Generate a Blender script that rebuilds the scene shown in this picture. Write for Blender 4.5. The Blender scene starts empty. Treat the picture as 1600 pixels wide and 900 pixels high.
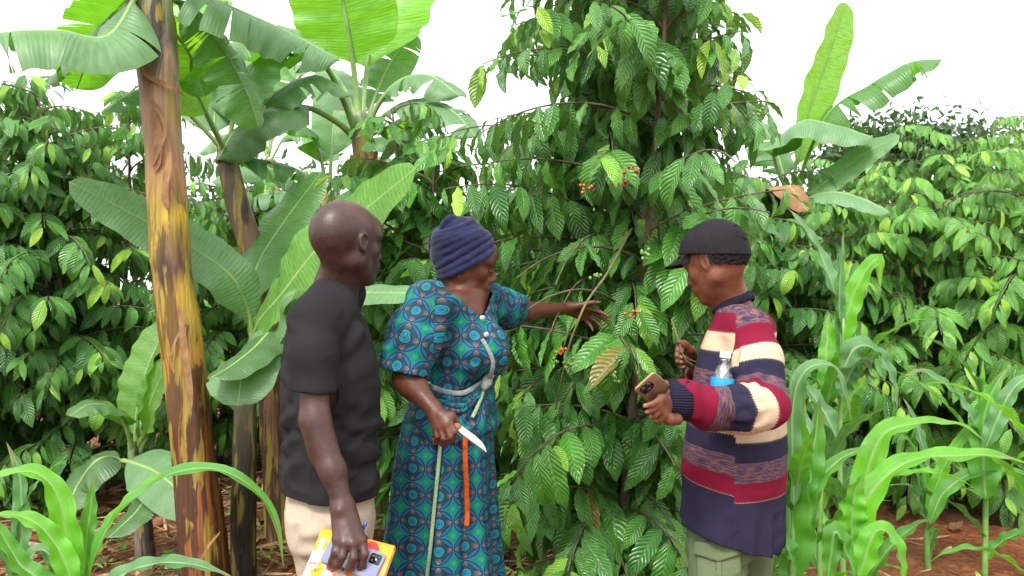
import bpy, bmesh, math, random
import numpy as np
from mathutils import Vector
R = math.radians
SC = bpy.context.scene
# ---------------------------------------------------------------- camera
FPX, HC = 1333.0, 1.5
cam = bpy.data.objects.new('camera', bpy.data.cameras.new('camera'))
SC.collection.objects.link(cam)
cam.location = (0, 0, HC); cam.rotation_euler = (R(90), 0, 0)
cam.data.sensor_width = 36; cam.data.lens = 30.0
cam.data.clip_start = 0.05; cam.data.clip_end = 2000
cam.data.dof.use_dof = True; cam.data.dof.focus_distance = 2.75; cam.data.dof.aperture_fstop = 7.1
SC.camera = cam
# ---------------------------------------------------------------- light: bright overcast
SUN_EL, SUN_AZ = 52.0, 202.0
w = bpy.data.worlds.new('World'); SC.world = w; w.use_nodes = True
nt = w.node_tree; nt.nodes.clear()
sky = nt.nodes.new('ShaderNodeTexSky'); sky.sky_type = 'NISHITA'; sky.sun_disc = False
sky.sun_elevation = R(SUN_EL); sky.sun_rotation = R(SUN_AZ); sky.dust_density = 4.0; sky.air_density = 1.0
hs = nt.nodes.new('ShaderNodeHueSaturation'); hs.inputs['Saturation'].default_value = 0.12
mx = nt.nodes.new('ShaderNodeMixRGB'); mx.inputs[0].default_value = 0.6; mx.inputs[2].default_value = (9.3, 9.5, 9.6, 1)
bg = nt.nodes.new('ShaderNodeBackground'); bg.inputs[1].default_value = 0.125
wo = nt.nodes.new('ShaderNodeOutputWorld')
nt.links.new(sky.outputs[0], hs.inputs['Color']); nt.links.new(hs.outputs[0], mx.inputs[1])
nt.links.new(mx.outputs[0], bg.inputs[0]); nt.links.new(bg.outputs[0], wo.inputs[0])
sl = bpy.data.lights.new('sun', 'SUN'); sl.energy = 1.5; sl.angle = R(14); sl.color = (1.0, 0.96, 0.9)
so = bpy.data.objects.new('sun', sl); SC.collection.objects.link(so)
_e, _a = R(SUN_EL), R(SUN_AZ)
_dir = Vector((math.sin(_a) * math.cos(_e), math.cos(_a) * math.cos(_e), math.sin(_e)))   # towards the sun
so.rotation_euler = _dir.to_track_quat('Z', 'Y').to_euler()
so.location = (0, 0, 12)
SC.view_settings.view_transform = 'Standard'; SC.view_settings.look = 'None'
SC.view_settings.exposure = 1.42; SC.view_settings.gamma = 1.0
SC.render.engine = 'CYCLES'
SC.cycles.max_bounces = 8; SC.cycles.diffuse_bounces = 6; SC.cycles.glossy_bounces = 2
SC.cycles.transmission_bounces = 4; SC.cycles.transparent_max_bounces = 6
SC.cycles.caustics_reflective = False; SC.cycles.caustics_refractive = False
SC.cycles.use_denoising = True
# ---------------------------------------------------------------- helpers
def P(px, py, d):
    """the point that the photograph shows at pixel (px, py), d metres in front of the camera"""
    return np.array([(px - 800) / FPX * d, d, HC - (py - 450) / FPX * d])
def V3(*a): return np.array(a, float)
def nrm(v):
    v = np.asarray(v, float); return v / (np.linalg.norm(v, axis=-1, keepdims=True) + 1e-12)
def tag(o, label, cat, group=None, kind=None):
    if label: o['label'] = label
    if cat: o['category'] = cat
    if group: o['group'] = group
    if kind: o['kind'] = kind
    return o
def thing(name, label, cat, loc, group=None):
    o = bpy.data.objects.new(name, None); SC.collection.objects.link(o)
    o.location = tuple(loc); o.empty_display_size = 0.1
    o['_w'] = [float(c) for c in loc]
    return tag(o, label, cat, group)
def wloc(o):
    return np.array(o['_w']) if o is not None and '_w' in o else np.zeros(3)
def mesh_data(name, V, F, mat=None, uv=None, attrs=None, smooth=True):
    """F: (n,4) or (n,3) int array, or a list of such arrays / of index lists"""
    me = bpy.data.meshes.new(name)
    V = np.asarray(V, np.float32)
    if isinstance(F, np.ndarray): Fl = [F]
    else:
        Fl = [np.asarray(f) for f in F] if len(F) and isinstance(F[0], np.ndarray) else None
    if Fl is not None:
        idx = np.concatenate([f.ravel() for f in Fl]).astype(np.int32)
        tot = np.concatenate([np.full(len(f), f.shape[1]) for f in Fl]).astype(np.int32)
    else:
        idx = np.concatenate([np.asarray(f) for f in F]).astype(np.int32)
        tot = np.array([len(f) for f in F], np.int32)
    st = np.concatenate([[0], np.cumsum(tot)[:-1]]).astype(np.int32)
    me.vertices.add(len(V)); me.vertices.foreach_set('co', V.ravel())
    me.loops.add(len(idx)); me.loops.foreach_set('vertex_index', idx)
    me.polygons.add(len(tot)); me.polygons.foreach_set('loop_start', st); me.polygons.foreach_set('loop_total', tot)
    if smooth: me.polygons.foreach_set('use_smooth', np.ones(len(tot), bool))
    if uv is not None:
        uv = np.asarray(uv, np.float32)
        if len(uv) == len(V) and len(uv) != len(idx): uv = uv[idx]
        l = me.uv_layers.new(name='UVMap'); l.data.foreach_set('uv', np.ascontiguousarray(uv).ravel())
    for k, a in (attrs or {}).items():
        at = me.attributes.new(k, 'FLOAT', 'POINT'); at.data.foreach_set('value', np.asarray(a, np.float32))
    me.update(calc_edges=True); me.validate()
    if mat: me.materials.append(mat)
    return me
def add(name, me, parent=None, loc=None):
    o = bpy.data.objects.new(name, me); SC.collection.objects.link(o)
    if parent is not None: o.parent = parent
    if loc is not None: o.location = tuple(loc)
    return o
def obj(name, V, F, mat, parent=None, uv=None, attrs=None, smooth=True, origin=None):
    """V in world coordinates; children sit in their thing's frame. A top-level mesh gets its origin at `origin`."""
    if parent is not None:
        b = wloc(parent); o = add(name, mesh_data(name, np.asarray(V) - b, F, mat, uv, attrs, smooth), parent)
        o['_w'] = [float(c) for c in b]
    else:
        b = np.zeros(3) if origin is None else np.asarray(origin, float)
        o = add(name, mesh_data(name, np.asarray(V) - b, F, mat, uv, attrs, smooth), None, b)
        o['_w'] = [float(c) for c in b]
    return o
class MB:
    def __init__(s): s.v = []; s.f = []; s.uv = []; s.n = 0
    def add(s, V, F, uv=None):
        V = np.asarray(V, float)
        s.v.append(V); s.f += [[i + s.n for i in f] for f in F]
        s.uv.append(np.zeros((len(V), 2)) if uv is None else np.asarray(uv, float)); s.n += len(V)
        return s
    def build(s, name, mat, parent=None, smooth=True, origin=None):
        return obj(name, np.concatenate(s.v), s.f, mat, parent, uv=np.concatenate(s.uv), smooth=smooth, origin=origin)
def spline(pts, n):
    """Catmull-Rom through pts, n samples evenly spaced by length"""
    p = np.asarray(pts, float)
    if len(p) == 2: return p[0] + (p[1] - p[0]) * np.linspace(0, 1, n)[:, None]
    q = np.vstack([2 * p[0] - p[1], p, 2 * p[-1] - p[-2]])
    out = []
    for i in range(len(p) - 1):
        t = np.linspace(0, 1, 14, endpoint=False)[:, None]
        a, b, c, d = q[i], q[i + 1], q[i + 2], q[i + 3]
        out.append(.5 * (2 * b + (c - a) * t + (2 * a - 5 * b + 4 * c - d) * t ** 2 + (3 * b - a - 3 * c + d) * t ** 3))
    out = np.vstack(out + [p[-1:]])
    s = np.concatenate([[0], np.cumsum(np.linalg.norm(np.diff(out, axis=0), axis=1))])
    u = np.linspace(0, s[-1], n)
    return np.stack([np.interp(u, s, out[:, k]) for k in range(p.shape[1])], 1)
def frames(C, up=(0, 0, 1)):
    T = nrm(np.gradient(C, axis=0)); up = np.asarray(up, float)
    A = np.cross(T, up)
    bad = np.linalg.norm(A, axis=1) < 0.15
    if bad.any(): A[bad] = np.cross(T[bad], (0.3, 1, 0.1))
    A = nrm(A)
    for i in range(1, len(A)):
        a = A[i] if not bad.any() else A[i - 1] - T[i] * np.dot(A[i - 1], T[i])
        A[i] = a / (np.linalg.norm(a) + 1e-9)
    return T, A, np.cross(A, T)
def tube(C, rad, sides=8, cap=True, flat=1.0, up=(0, 0, 1)):
    C = np.asarray(C, float); n = len(C); rad = np.broadcast_to(np.asarray(rad, float), (n,))
    T, A, B = frames(C, up)
    th = np.linspace(0, 2 * np.pi, sides, endpoint=False)
    V = C[:, None] + rad[:, None, None] * (np.cos(th)[None, :, None] * A[:, None] + flat * np.sin(th)[None, :, None] * B[:, None])
    uv = np.stack([np.broadcast_to(th / (2 * np.pi), (n, sides)), np.broadcast_to(np.linspace(0, 1, n)[:, None], (n, sides))], -1)
    F = []
    for i in range(n - 1):
        for j in range(sides):
            k = (j + 1) % sides
            F.append([i * sides + j, i * sides + k, (i + 1) * sides + k, (i + 1) * sides + j])
    if cap:
        F.append(list(range(sides))[::-1]); F.append([(n - 1) * sides + j for j in range(sides)])
    return V.reshape(-1, 3), F, uv.reshape(-1, 2)
def grid_faces(nu, nv, off=0):
    i, j = np.meshgrid(np.arange(nv - 1), np.arange(nu - 1), indexing='ij')
    a = (i * nu + j).ravel() + off
    return np.stack([a, a + 1, a + nu + 1, a + nu], 1)
def box(c, s, ax=None):
    ax = np.eye(3) if ax is None else np.asarray(ax, float)
    V = [np.asarray(c) + ax.T @ (np.array([x, y, z]) * np.asarray(s) / 2) for x in (-1, 1) for y in (-1, 1) for z in (-1, 1)]
    F = [[0, 1, 3, 2], [4, 6, 7, 5], [0, 4, 5, 1], [2, 3, 7, 6], [0, 2, 6, 4], [1, 5, 7, 3]]
    return np.array(V), F
def rbox(c, s, ax=None, r=0.2, seg=5, bev=0.0):
    """a plate with rounded corners in its x-y plane (phones, notebooks), edges softened by bev"""
    ax = np.eye(3) if ax is None else np.asarray(ax, float)
    a, b, t = np.asarray(s, float) / 2
    def ring(ins, z):
        o = []
        rr = max(r - ins, 1e-4)
        for k, (sx, sy) in enumerate(((1, 1), (-1, 1), (-1, -1), (1, -1))):
            for q in np.linspace(0, 90, seg):
                g = R(q + 90 * k)
                o.append((sx * (a - r) + rr * math.cos(g), sy * (b - r) + rr * math.sin(g), z))
        return np.array(o)
    rings = [ring(bev, -t), ring(0, -t + bev), ring(0, t - bev), ring(bev, t)]
    m = len(rings[0]); V = np.concatenate(rings)
    F = [[i * m + j, i * m + (j + 1) % m, (i + 1) * m + (j + 1) % m, (i + 1) * m + j] for i in range(3) for j in range(m)]
    F += [list(range(m))[::-1], [3 * m + j for j in range(m)]]
    uv = V[:, :2] / (2 * np.array([a, b])) + .5
    return np.asarray(c) + V @ ax, F, uv
def seg_dist(p, a, b):
    a = np.asarray(a, float); b = np.asarray(b, float); ab = b - a
    t = np.clip(((p - a) @ ab) / (ab @ ab), 0, 1); return np.linalg.norm(p - a - t[:, None] * ab, axis=1)
# value noise in numpy
_rs = np.random.RandomState(7)
_perm = _rs.rand(64, 64, 64).astype(np.float32)
def vnoise(p):
    p = np.asarray(p, float); i = np.floor(p).astype(int); f = p - i; f = f * f * (3 - 2 * f)
    i &= 63; j = (i + 1) & 63; o = 0
    for dx in (0, 1):
        for dy in (0, 1):
            for dz in (0, 1):
                q = _perm[(j if dx else i)[..., 0], (j if dy else i)[..., 1], (j if dz else i)[..., 2]]
                o = o + q * (f[..., 0] if dx else 1 - f[..., 0]) * (f[..., 1] if dy else 1 - f[..., 1]) * (f[..., 2] if dz else 1 - f[..., 2])
    return o * 2 - 1
def fbm(p, o=3):
    r = 0; a = 1.0
    for k in range(o): r = r + a * vnoise(np.asarray(p) * 2 ** k + 13.7 * k); a *= .5
    return r
# ---------------------------------------------------------------- shader helper
class N:
    def __init__(s, name):
        s.m = bpy.data.materials.new(name); s.m.use_nodes = True; s.t = s.m.node_tree; s.t.nodes.clear()
        s.out = s.t.nodes.new('ShaderNodeOutputMaterial')
    def node(s, ty, **kw):
        n = s.t.nodes.new(ty)
        for k, v in kw.items(): setattr(n, k, v)
        return n
    def put(s, sock, v):
        if v is None: return
        if isinstance(v, bpy.types.NodeSocket): s.t.links.new(v, sock)
        elif isinstance(v, (tuple, list)) and len(v) == 3 and sock.type == 'RGBA': sock.default_value = (*v, 1)
        else: sock.default_value = v
    def m_(s, op, a, b=None, c=None):
        n = s.node('ShaderNodeMath', operation=op)
        for i, v in enumerate((a, b, c)): s.put(n.inputs[i], v)
        return n.outputs[0]
    def mix(s, f, a, b, mode='MIX'):
        n = s.node('ShaderNodeMixRGB', blend_type=mode)
        s.put(n.inputs[0], f); s.put(n.inputs[1], a); s.put(n.inputs[2], b); return n.outputs[0]
    def ramp(s, f, stops, interp='LINEAR'):
        n = s.node('ShaderNodeValToRGB'); r = n.color_ramp; r.interpolation = interp
        while len(r.elements) < len(stops): r.elements.new(0.5)
        for e, (p, c) in zip(r.elements, sorted(stops, key=lambda q: q[0])):
            e.position = p; e.color = (*c, 1) if not np.isscalar(c) else (c, c, c, 1)
        s.put(n.inputs[0], f); return n.outputs[0]
    def coord(s, which='Object'): return s.node('ShaderNodeTexCoord').outputs[which]
    def mapping(s, v, scale=(1, 1, 1), loc=(0, 0, 0), rot=(0, 0, 0)):
        n = s.node('ShaderNodeMapping'); s.put(n.inputs[0], v); n.inputs['Scale'].default_value = scale
        n.inputs['Location'].default_value = loc; n.inputs['Rotation'].default_value = rot; return n.outputs[0]
    def noise(s, v, scale, detail=3, rough=.5, dist=0.0):
        n = s.node('ShaderNodeTexNoise'); s.put(n.inputs['Vector'], v); n.inputs['Scale'].default_value = scale
        n.inputs['Detail'].default_value = detail; n.inputs['Roughness'].default_value = rough
        n.inputs['Distortion'].default_value = dist; return n.outputs[0]
    def vor(s, v, scale, feature='F1'):
        n = s.node('ShaderNodeTexVoronoi', feature=feature); s.put(n.inputs['Vector'], v); n.inputs['Scale'].default_value = scale
        return n.outputs[0]
    def sep(s, v):
        n = s.node('ShaderNodeSeparateXYZ'); s.put(n.inputs[0], v); return n.outputs
    def attr(s, name):
        n = s.node('ShaderNodeAttribute'); n.attribute_name = name; return n.outputs['Fac']
    def bump(s, h, strength=.5, dist=.01, nrm=None):
        n = s.node('ShaderNodeBump'); s.put(n.inputs['Height'], h); n.inputs['Strength'].default_value = strength
        n.inputs['Distance'].default_value = dist
        if nrm is not None: s.put(n.inputs['Normal'], nrm)
        return n.outputs[0]
    def bsdf(s, col, rough=.5, spec=.5, normal=None, **kw):
        n = s.node('ShaderNodeBsdfPrincipled'); s.put(n.inputs['Base Color'], col); s.put(n.inputs['Roughness'], rough)
        s.put(n.inputs['Specular IOR Level'], spec)
        if normal is not None: s.put(n.inputs['Normal'], normal)
        for k, v in kw.items(): s.put(n.inputs[k.replace('_', ' ')], v)
        return n.outputs[0]
    def done(s, sh): s.t.links.new(sh, s.out.inputs[0]); return s.m
    def leafy(s, col, tcol, rough, t, normal=None, spec=.5):
        a = s.bsdf(col, rough, spec, normal)
        tr = s.node('ShaderNodeBsdfTranslucent'); s.put(tr.inputs[0], tcol)
        if normal is not None: s.put(tr.inputs['Normal'], normal)
        mxs = s.node('ShaderNodeMixShader'); mxs.inputs[0].default_value = t
        s.t.links.new(a, mxs.inputs[1]); s.t.links.new(tr.outputs[0], mxs.inputs[2])
        return s.done(mxs.outputs[0])
def plain(name, col, rough=.5, spec=.5, var=.12, sc=30, bump=0.0, **kw):
    n = N(name); c = n.coord(); no = n.noise(c, sc, 4)
    cc = n.mix(1.0, col, n.ramp(no, [(.25, 1 - var), (.75, 1 + var)]), 'MULTIPLY')
    return n.done(n.bsdf(cc, rough, spec, n.bump(no, bump, .005) if bump else None, **kw))
# ---------------------------------------------------------------- plant materials
def m_coffee(name, dark, light, young, nribs=11):
    n = N(name)
    uv = n.coord('UV'); s = n.sep(uv)
    au = n.m_('ABSOLUTE', n.m_('SUBTRACT', n.m_('MULTIPLY', s[0], 2.0), 1.0))
    ph = n.m_('SUBTRACT', n.m_('MULTIPLY', s[1], float(nribs)), n.m_('MULTIPLY', n.m_('POWER', au, 1.25), 2.1))
    rib = n.m_('ABSOLUTE', n.m_('SINE', n.m_('MULTIPLY', ph, math.pi)))          # 0 in the lateral veins
    mid = n.m_('SMOOTH_MIN', n.m_('MULTIPLY', au, 7.0), 1.0, 0.3)
    h = n.m_('MULTIPLY', n.m_('POWER', rib, 0.7), mid)
    lv = n.attr('lv')
    col = n.ramp(lv, [(0.0, (.26, .19, .04)), (.014, (.14, .17, .03)), (.03, dark), (.62, light), (1.0, young)])
    no = n.noise(n.coord(), 9, 3)
    col = n.mix(1.0, col, n.ramp(no, [(.3, .75), (.7, 1.25)]), 'MULTIPLY')
    sp = n.ramp(n.noise(n.coord(), 70, 2), [(.71, 0), (.76, .7)]); col = n.mix(sp, col, (.13, .10, .03))
    vein = n.ramp(n.m_('MULTIPLY', rib, mid), [(0.0, .55), (.22, 0.0)])
    col = n.mix(vein, col, n.mix(.5, col, (.16, .30, .07)))
    geo = n.node('ShaderNodeNewGeometry')
    col = n.mix(geo.outputs['Backfacing'], col, n.mix(.5, col, (.11, .19, .06)))
    tcol = n.mix(.5, col, n.ramp(lv, [(0, (.10, .30, .02)), (1, (.36, .62, .05))]))
    ro = n.ramp(n.noise(n.coord(), 40, 2), [(.3, .24), (.7, .38)])
    return n.leafy(col, tcol, ro, .32, n.bump(h, .65, .006), .75)
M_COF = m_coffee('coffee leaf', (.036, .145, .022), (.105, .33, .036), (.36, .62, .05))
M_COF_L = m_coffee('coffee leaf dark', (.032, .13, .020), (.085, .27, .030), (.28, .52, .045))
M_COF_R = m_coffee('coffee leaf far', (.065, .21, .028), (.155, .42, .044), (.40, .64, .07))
def m_bark(name, a, b, sc=18):
    n = N(name); c = n.mapping(n.coord(), (1, 1, .25)); no = n.noise(c, sc, 5, .6)
    return n.done(n.bsdf(n.ramp(no, [(.3, a), (.7, b)]), .85, .2, n.bump(no, .6, .01)))
M_WOOD = m_bark('coffee bark', (.045, .032, .022), (.17, .13, .09))
M_TWIG = m_bark('green twig', (.08, .10, .035), (.20, .16, .08), 40)
def m_banana(name, col, tcol, t=.38, rough=.36):
    n = N(name); uv = n.coord('UV'); s = n.sep(uv)
    fine = n.m_('SINE', n.m_('MULTIPLY', s[1], 420.0))
    wv = n.noise(n.mapping(uv, (2.0, 40, 1)), 3, 4)
    c0 = n.mix(1.0, col, n.ramp(wv, [(.3, .72), (.7, 1.25)]), 'MULTIPLY')
    blot = n.noise(n.coord(), 3.2, 3)
    c0 = n.mix(1.0, c0, n.ramp(blot, [(.3, .8), (.7, 1.2)]), 'MULTIPLY')
    edge = n.ramp(n.m_('ABSOLUTE', n.m_('SUBTRACT', n.m_('MULTIPLY', s[0], 2.0), 1.0)), [(.95, 0), (1.0, 1)])
    c0 = n.mix(n.m_('MULTIPLY', edge, n.ramp(n.noise(n.coord(), 14, 3), [(.5, 0), (.62, .8)])), c0, (.20, .13, .05))
    spots = n.ramp(n.noise(n.coord(), 55, 2), [(.70, 0), (.76, .55)])
    c0 = n.mix(spots, c0, (.16, .15, .04))
    geo = n.node('ShaderNodeNewGeometry')
    c0 = n.mix(geo.outputs['Backfacing'], c0, n.mix(.45, c0, (.15, .25, .10)))
    tc = n.mix(1.0, tcol, n.ramp(wv, [(.3, .75), (.7, 1.2)]), 'MULTIPLY')
    h = n.m_('ADD', n.m_('MULTIPLY', fine, .25), n.m_('MULTIPLY', wv, 1.2))
    return n.leafy(c0, tc, rough, t, n.bump(h, .35, .006), .5)
M_BAN = m_banana('banana leaf', (.040, .175, .030), (.20, .54, .02))
M_BAN_B = m_banana('banana leaf bright', (.13, .37, .03), (.34, .70, .03), .45)
M_BAN_G = m_banana('banana leaf waxy', (.095, .235, .095), (.18, .46, .05), .26, .45)
M_BAN_D = m_banana('banana leaf deep', (.025, .10, .025), (.10, .34, .02), .34)
M_RIB = plain('banana midrib', (.24, .36, .11), .4, .4, .15, 12)
M_PET = plain('banana leaf stalk', (.20, .32, .09), .4, .4, .25, 9)
def m_pseudostem(name, stops, seed=0.0, zs=1.0):
    """stops: colours by height (0 foot .. 1 crown of the stem, from uv v); patches follow the sheaths"""
    n = N(name); uv = n.coord('UV'); s = n.sep(uv)
    c = n.mapping(n.coord(), (1, 1, .16), (seed, seed, seed))
    a = n.noise(c, 10, 5, .6, .8); b = n.noise(n.mapping(n.coord(), (1, 1, .3), (seed * 2, 3, seed)), 7, 3, .5, .4)
    fine = n.noise(n.mapping(n.coord(), (1, 1, .03), (1, seed, 0)), 90, 3)
    v = n.m_('ADD', s[1], n.m_('MULTIPLY', n.m_('SUBTRACT', b, .5), .22))
    base = n.ramp(v, stops)
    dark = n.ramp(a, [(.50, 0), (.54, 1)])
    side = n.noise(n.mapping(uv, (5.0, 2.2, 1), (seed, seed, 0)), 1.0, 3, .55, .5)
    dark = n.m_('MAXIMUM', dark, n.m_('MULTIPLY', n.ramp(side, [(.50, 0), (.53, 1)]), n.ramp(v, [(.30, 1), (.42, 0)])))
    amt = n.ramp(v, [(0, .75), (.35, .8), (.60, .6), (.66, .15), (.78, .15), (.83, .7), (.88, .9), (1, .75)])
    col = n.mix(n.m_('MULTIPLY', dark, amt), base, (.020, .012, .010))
    gr = n.ramp(n.noise(c, 20, 3, .5, .3), [(.55, 0), (.59, .7)])
    col = n.mix(gr, col, (.30, .22, .03))
    col = n.mix(1.0, col, n.ramp(fine, [(.3, .7), (.7, 1.25)]), 'MULTIPLY')
    h = n.m_('ADD', n.m_('MULTIPLY', fine, .6), a)
    return n.done(n.bsdf(col, n.ramp(a, [(.3, .38), (.7, .6)]), .35, n.bump(h, .5, .008)))
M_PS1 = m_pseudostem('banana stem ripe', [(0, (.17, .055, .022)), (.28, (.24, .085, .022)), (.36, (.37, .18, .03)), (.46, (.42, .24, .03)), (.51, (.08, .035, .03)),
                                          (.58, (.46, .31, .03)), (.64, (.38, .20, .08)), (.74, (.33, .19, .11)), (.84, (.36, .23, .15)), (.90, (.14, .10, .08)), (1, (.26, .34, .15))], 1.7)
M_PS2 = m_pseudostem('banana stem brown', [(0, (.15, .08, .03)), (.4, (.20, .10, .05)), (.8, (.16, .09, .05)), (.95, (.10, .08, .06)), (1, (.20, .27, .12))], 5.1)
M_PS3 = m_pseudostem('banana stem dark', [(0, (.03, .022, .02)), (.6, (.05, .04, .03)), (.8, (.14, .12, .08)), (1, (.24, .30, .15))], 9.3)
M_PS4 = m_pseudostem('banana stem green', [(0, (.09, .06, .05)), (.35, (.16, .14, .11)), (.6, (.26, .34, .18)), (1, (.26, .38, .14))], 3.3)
M_DRY = plain('dry banana sheath', (.24, .135, .07), .9, .1, .35, 25, .4)
def m_maize(name, col, tcol, t=.36):
    n = N(name); s = n.sep(n.coord('UV'))
    au = n.m_('ABSOLUTE', n.m_('SUBTRACT', n.m_('MULTIPLY', s[0], 2.0), 1.0))
    st = n.noise(n.mapping(n.coord('UV'), (60, 1.2, 1)), 1.0, 2)
    c0 = n.mix(1.0, col, n.ramp(st, [(.3, .72), (.7, 1.28)]), 'MULTIPLY')
    c0 = n.mix(1.0, c0, n.ramp(n.noise(n.coord(), 7, 2), [(.3, .75), (.7, 1.25)]), 'MULTIPLY')
    c0 = n.mix(n.ramp(au, [(.06, .75), (.14, 0)]), c0, (.30, .42, .18))
    br = n.m_('ADD', n.m_('ADD', n.m_('MULTIPLY', s[1], .55), n.m_('MULTIPLY', au, .22)), n.m_('MULTIPLY', n.noise(n.coord(), 26, 3), .5))
    c0 = n.mix(n.ramp(br, [(.86, 0), (.93, .85)]), c0, (.26, .17, .07))
    h = n.m_('ADD', st, n.ramp(au, [(0, 0), (.2, .6)]))
    return n.leafy(c0, tcol, .4, t, n.bump(h, .4, .005), .5)
M_MZ = m_maize('maize leaf', (.075, .27, .030), (.20, .54, .03))
M_MZ_B = m_maize('maize leaf bright', (.115, .38, .025), (.27, .66, .02), .42)
M_MZ_G = m_maize('maize leaf grey', (.085, .22, .070), (.15, .40, .05), .30)
M_MZ_S = plain('maize stalk', (.16, .30, .07), .45, .4, .2, 20)
# ---------------------------------------------------------------- coffee
def leaf_template(nu, nv, bend, fold, wave, seed, L=1.0, W=.365):
    rs = np.random.RandomState(seed)
    u = np.linspace(-1, 1, nu); v = np.linspace(0, 1, nv)
    wv = np.sin(np.pi * np.clip(v, 0, 1) ** .92) ** .72 * (1 - .35 * np.clip((v - .72) / .28, 0, 1) ** 1.2)
    wv[0] = .035; wv[-1] = .02
    U, Vv = np.meshgrid(u, v)
    x = U * wv[:, None] * W / 2 * (1 + .05 * np.sin(Vv * 9 * np.pi + seed))
    ang = bend * Vv ** 1.3
    yy = np.concatenate([[0], np.cumsum(np.cos(bend * (v[1:]) ** 1.3) * np.diff(v))])
    zz = -np.concatenate([[0], np.cumsum(np.sin(bend * (v[1:]) ** 1.3) * np.diff(v))])
    y = np.broadcast_to(yy[:, None], U.shape).copy(); z = np.broadcast_to(zz[:, None], U.shape).copy()
    lift = np.abs(x) * fold + wave * np.abs(U) ** 1.5 * np.sin(Vv * 7 * np.pi + 1.5 * np.sign(U) + seed) * wv[:, None]
    z += lift * np.cos(ang); y += lift * np.sin(ang)
    x = x + .05 * np.sin(seed * 3.1) * Vv ** 2
    T = np.stack([x, y, z], -1).reshape(-1, 3)
    uv = np.stack([(U + 1) / 2, Vv], -1).reshape(-1, 2)
    return T, grid_faces(nu, nv), uv
LT_HI = [leaf_template(7, 15, b, f, wv, k) for k, (b, f, wv) in enumerate([(.5, .25, .018), (.9, .35, .022), (.25, .15, .02), (1.2, .4, .02), (.7, .1, .026), (.1, .3, .018), (1.5, .55, .03), (.4, .7, .024), (-.2, .2, .03), (.8, -.1, .034)])]
LT_LO = [leaf_template(3, 6, b, f, 0.0, k) for k, (b, f) in enumerate([(.5, .3), (.9, .4), (.3, .2), (1.2, .4)])]
def scatter_leaves(pos, d, n, sc, lv, templates, seed):
    """one mesh's worth of leaves -> V, F, uv, lv"""
    rs = np.random.RandomState(seed); k = rs.randint(0, len(templates), len(pos))
    d = nrm(d); n = nrm(n - d * (n * d).sum(1, keepdims=True)); s = np.cross(d, n)
    Vs, Fs, us, ls = [], [], [], []; off = 0
    for q, (T, F, uv) in enumerate(templates):
        m = np.where(k == q)[0]
        if not len(m): continue
        wsc = (sc[m] * rs.uniform(.74, 1.2, len(m)))[:, None, None]
        V = pos[m][:, None] + wsc * T[None, :, :1] * s[m][:, None] + sc[m][:, None, None] * (T[None, :, 1:2] * d[m][:, None] + T[None, :, 2:3] * n[m][:, None])
        Vs.append(V.reshape(-1, 3))
        Fs.append((F[None] + (np.arange(len(m)) * len(T))[:, None, None] + off).reshape(-1, 4))
        us.append(np.tile(uv, (len(m), 1))); ls.append(np.repeat(lv[m], len(T))); off += len(m) * len(T)
    return np.concatenate(Vs), np.concatenate(Fs), np.concatenate(us), np.concatenate(ls)
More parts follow.
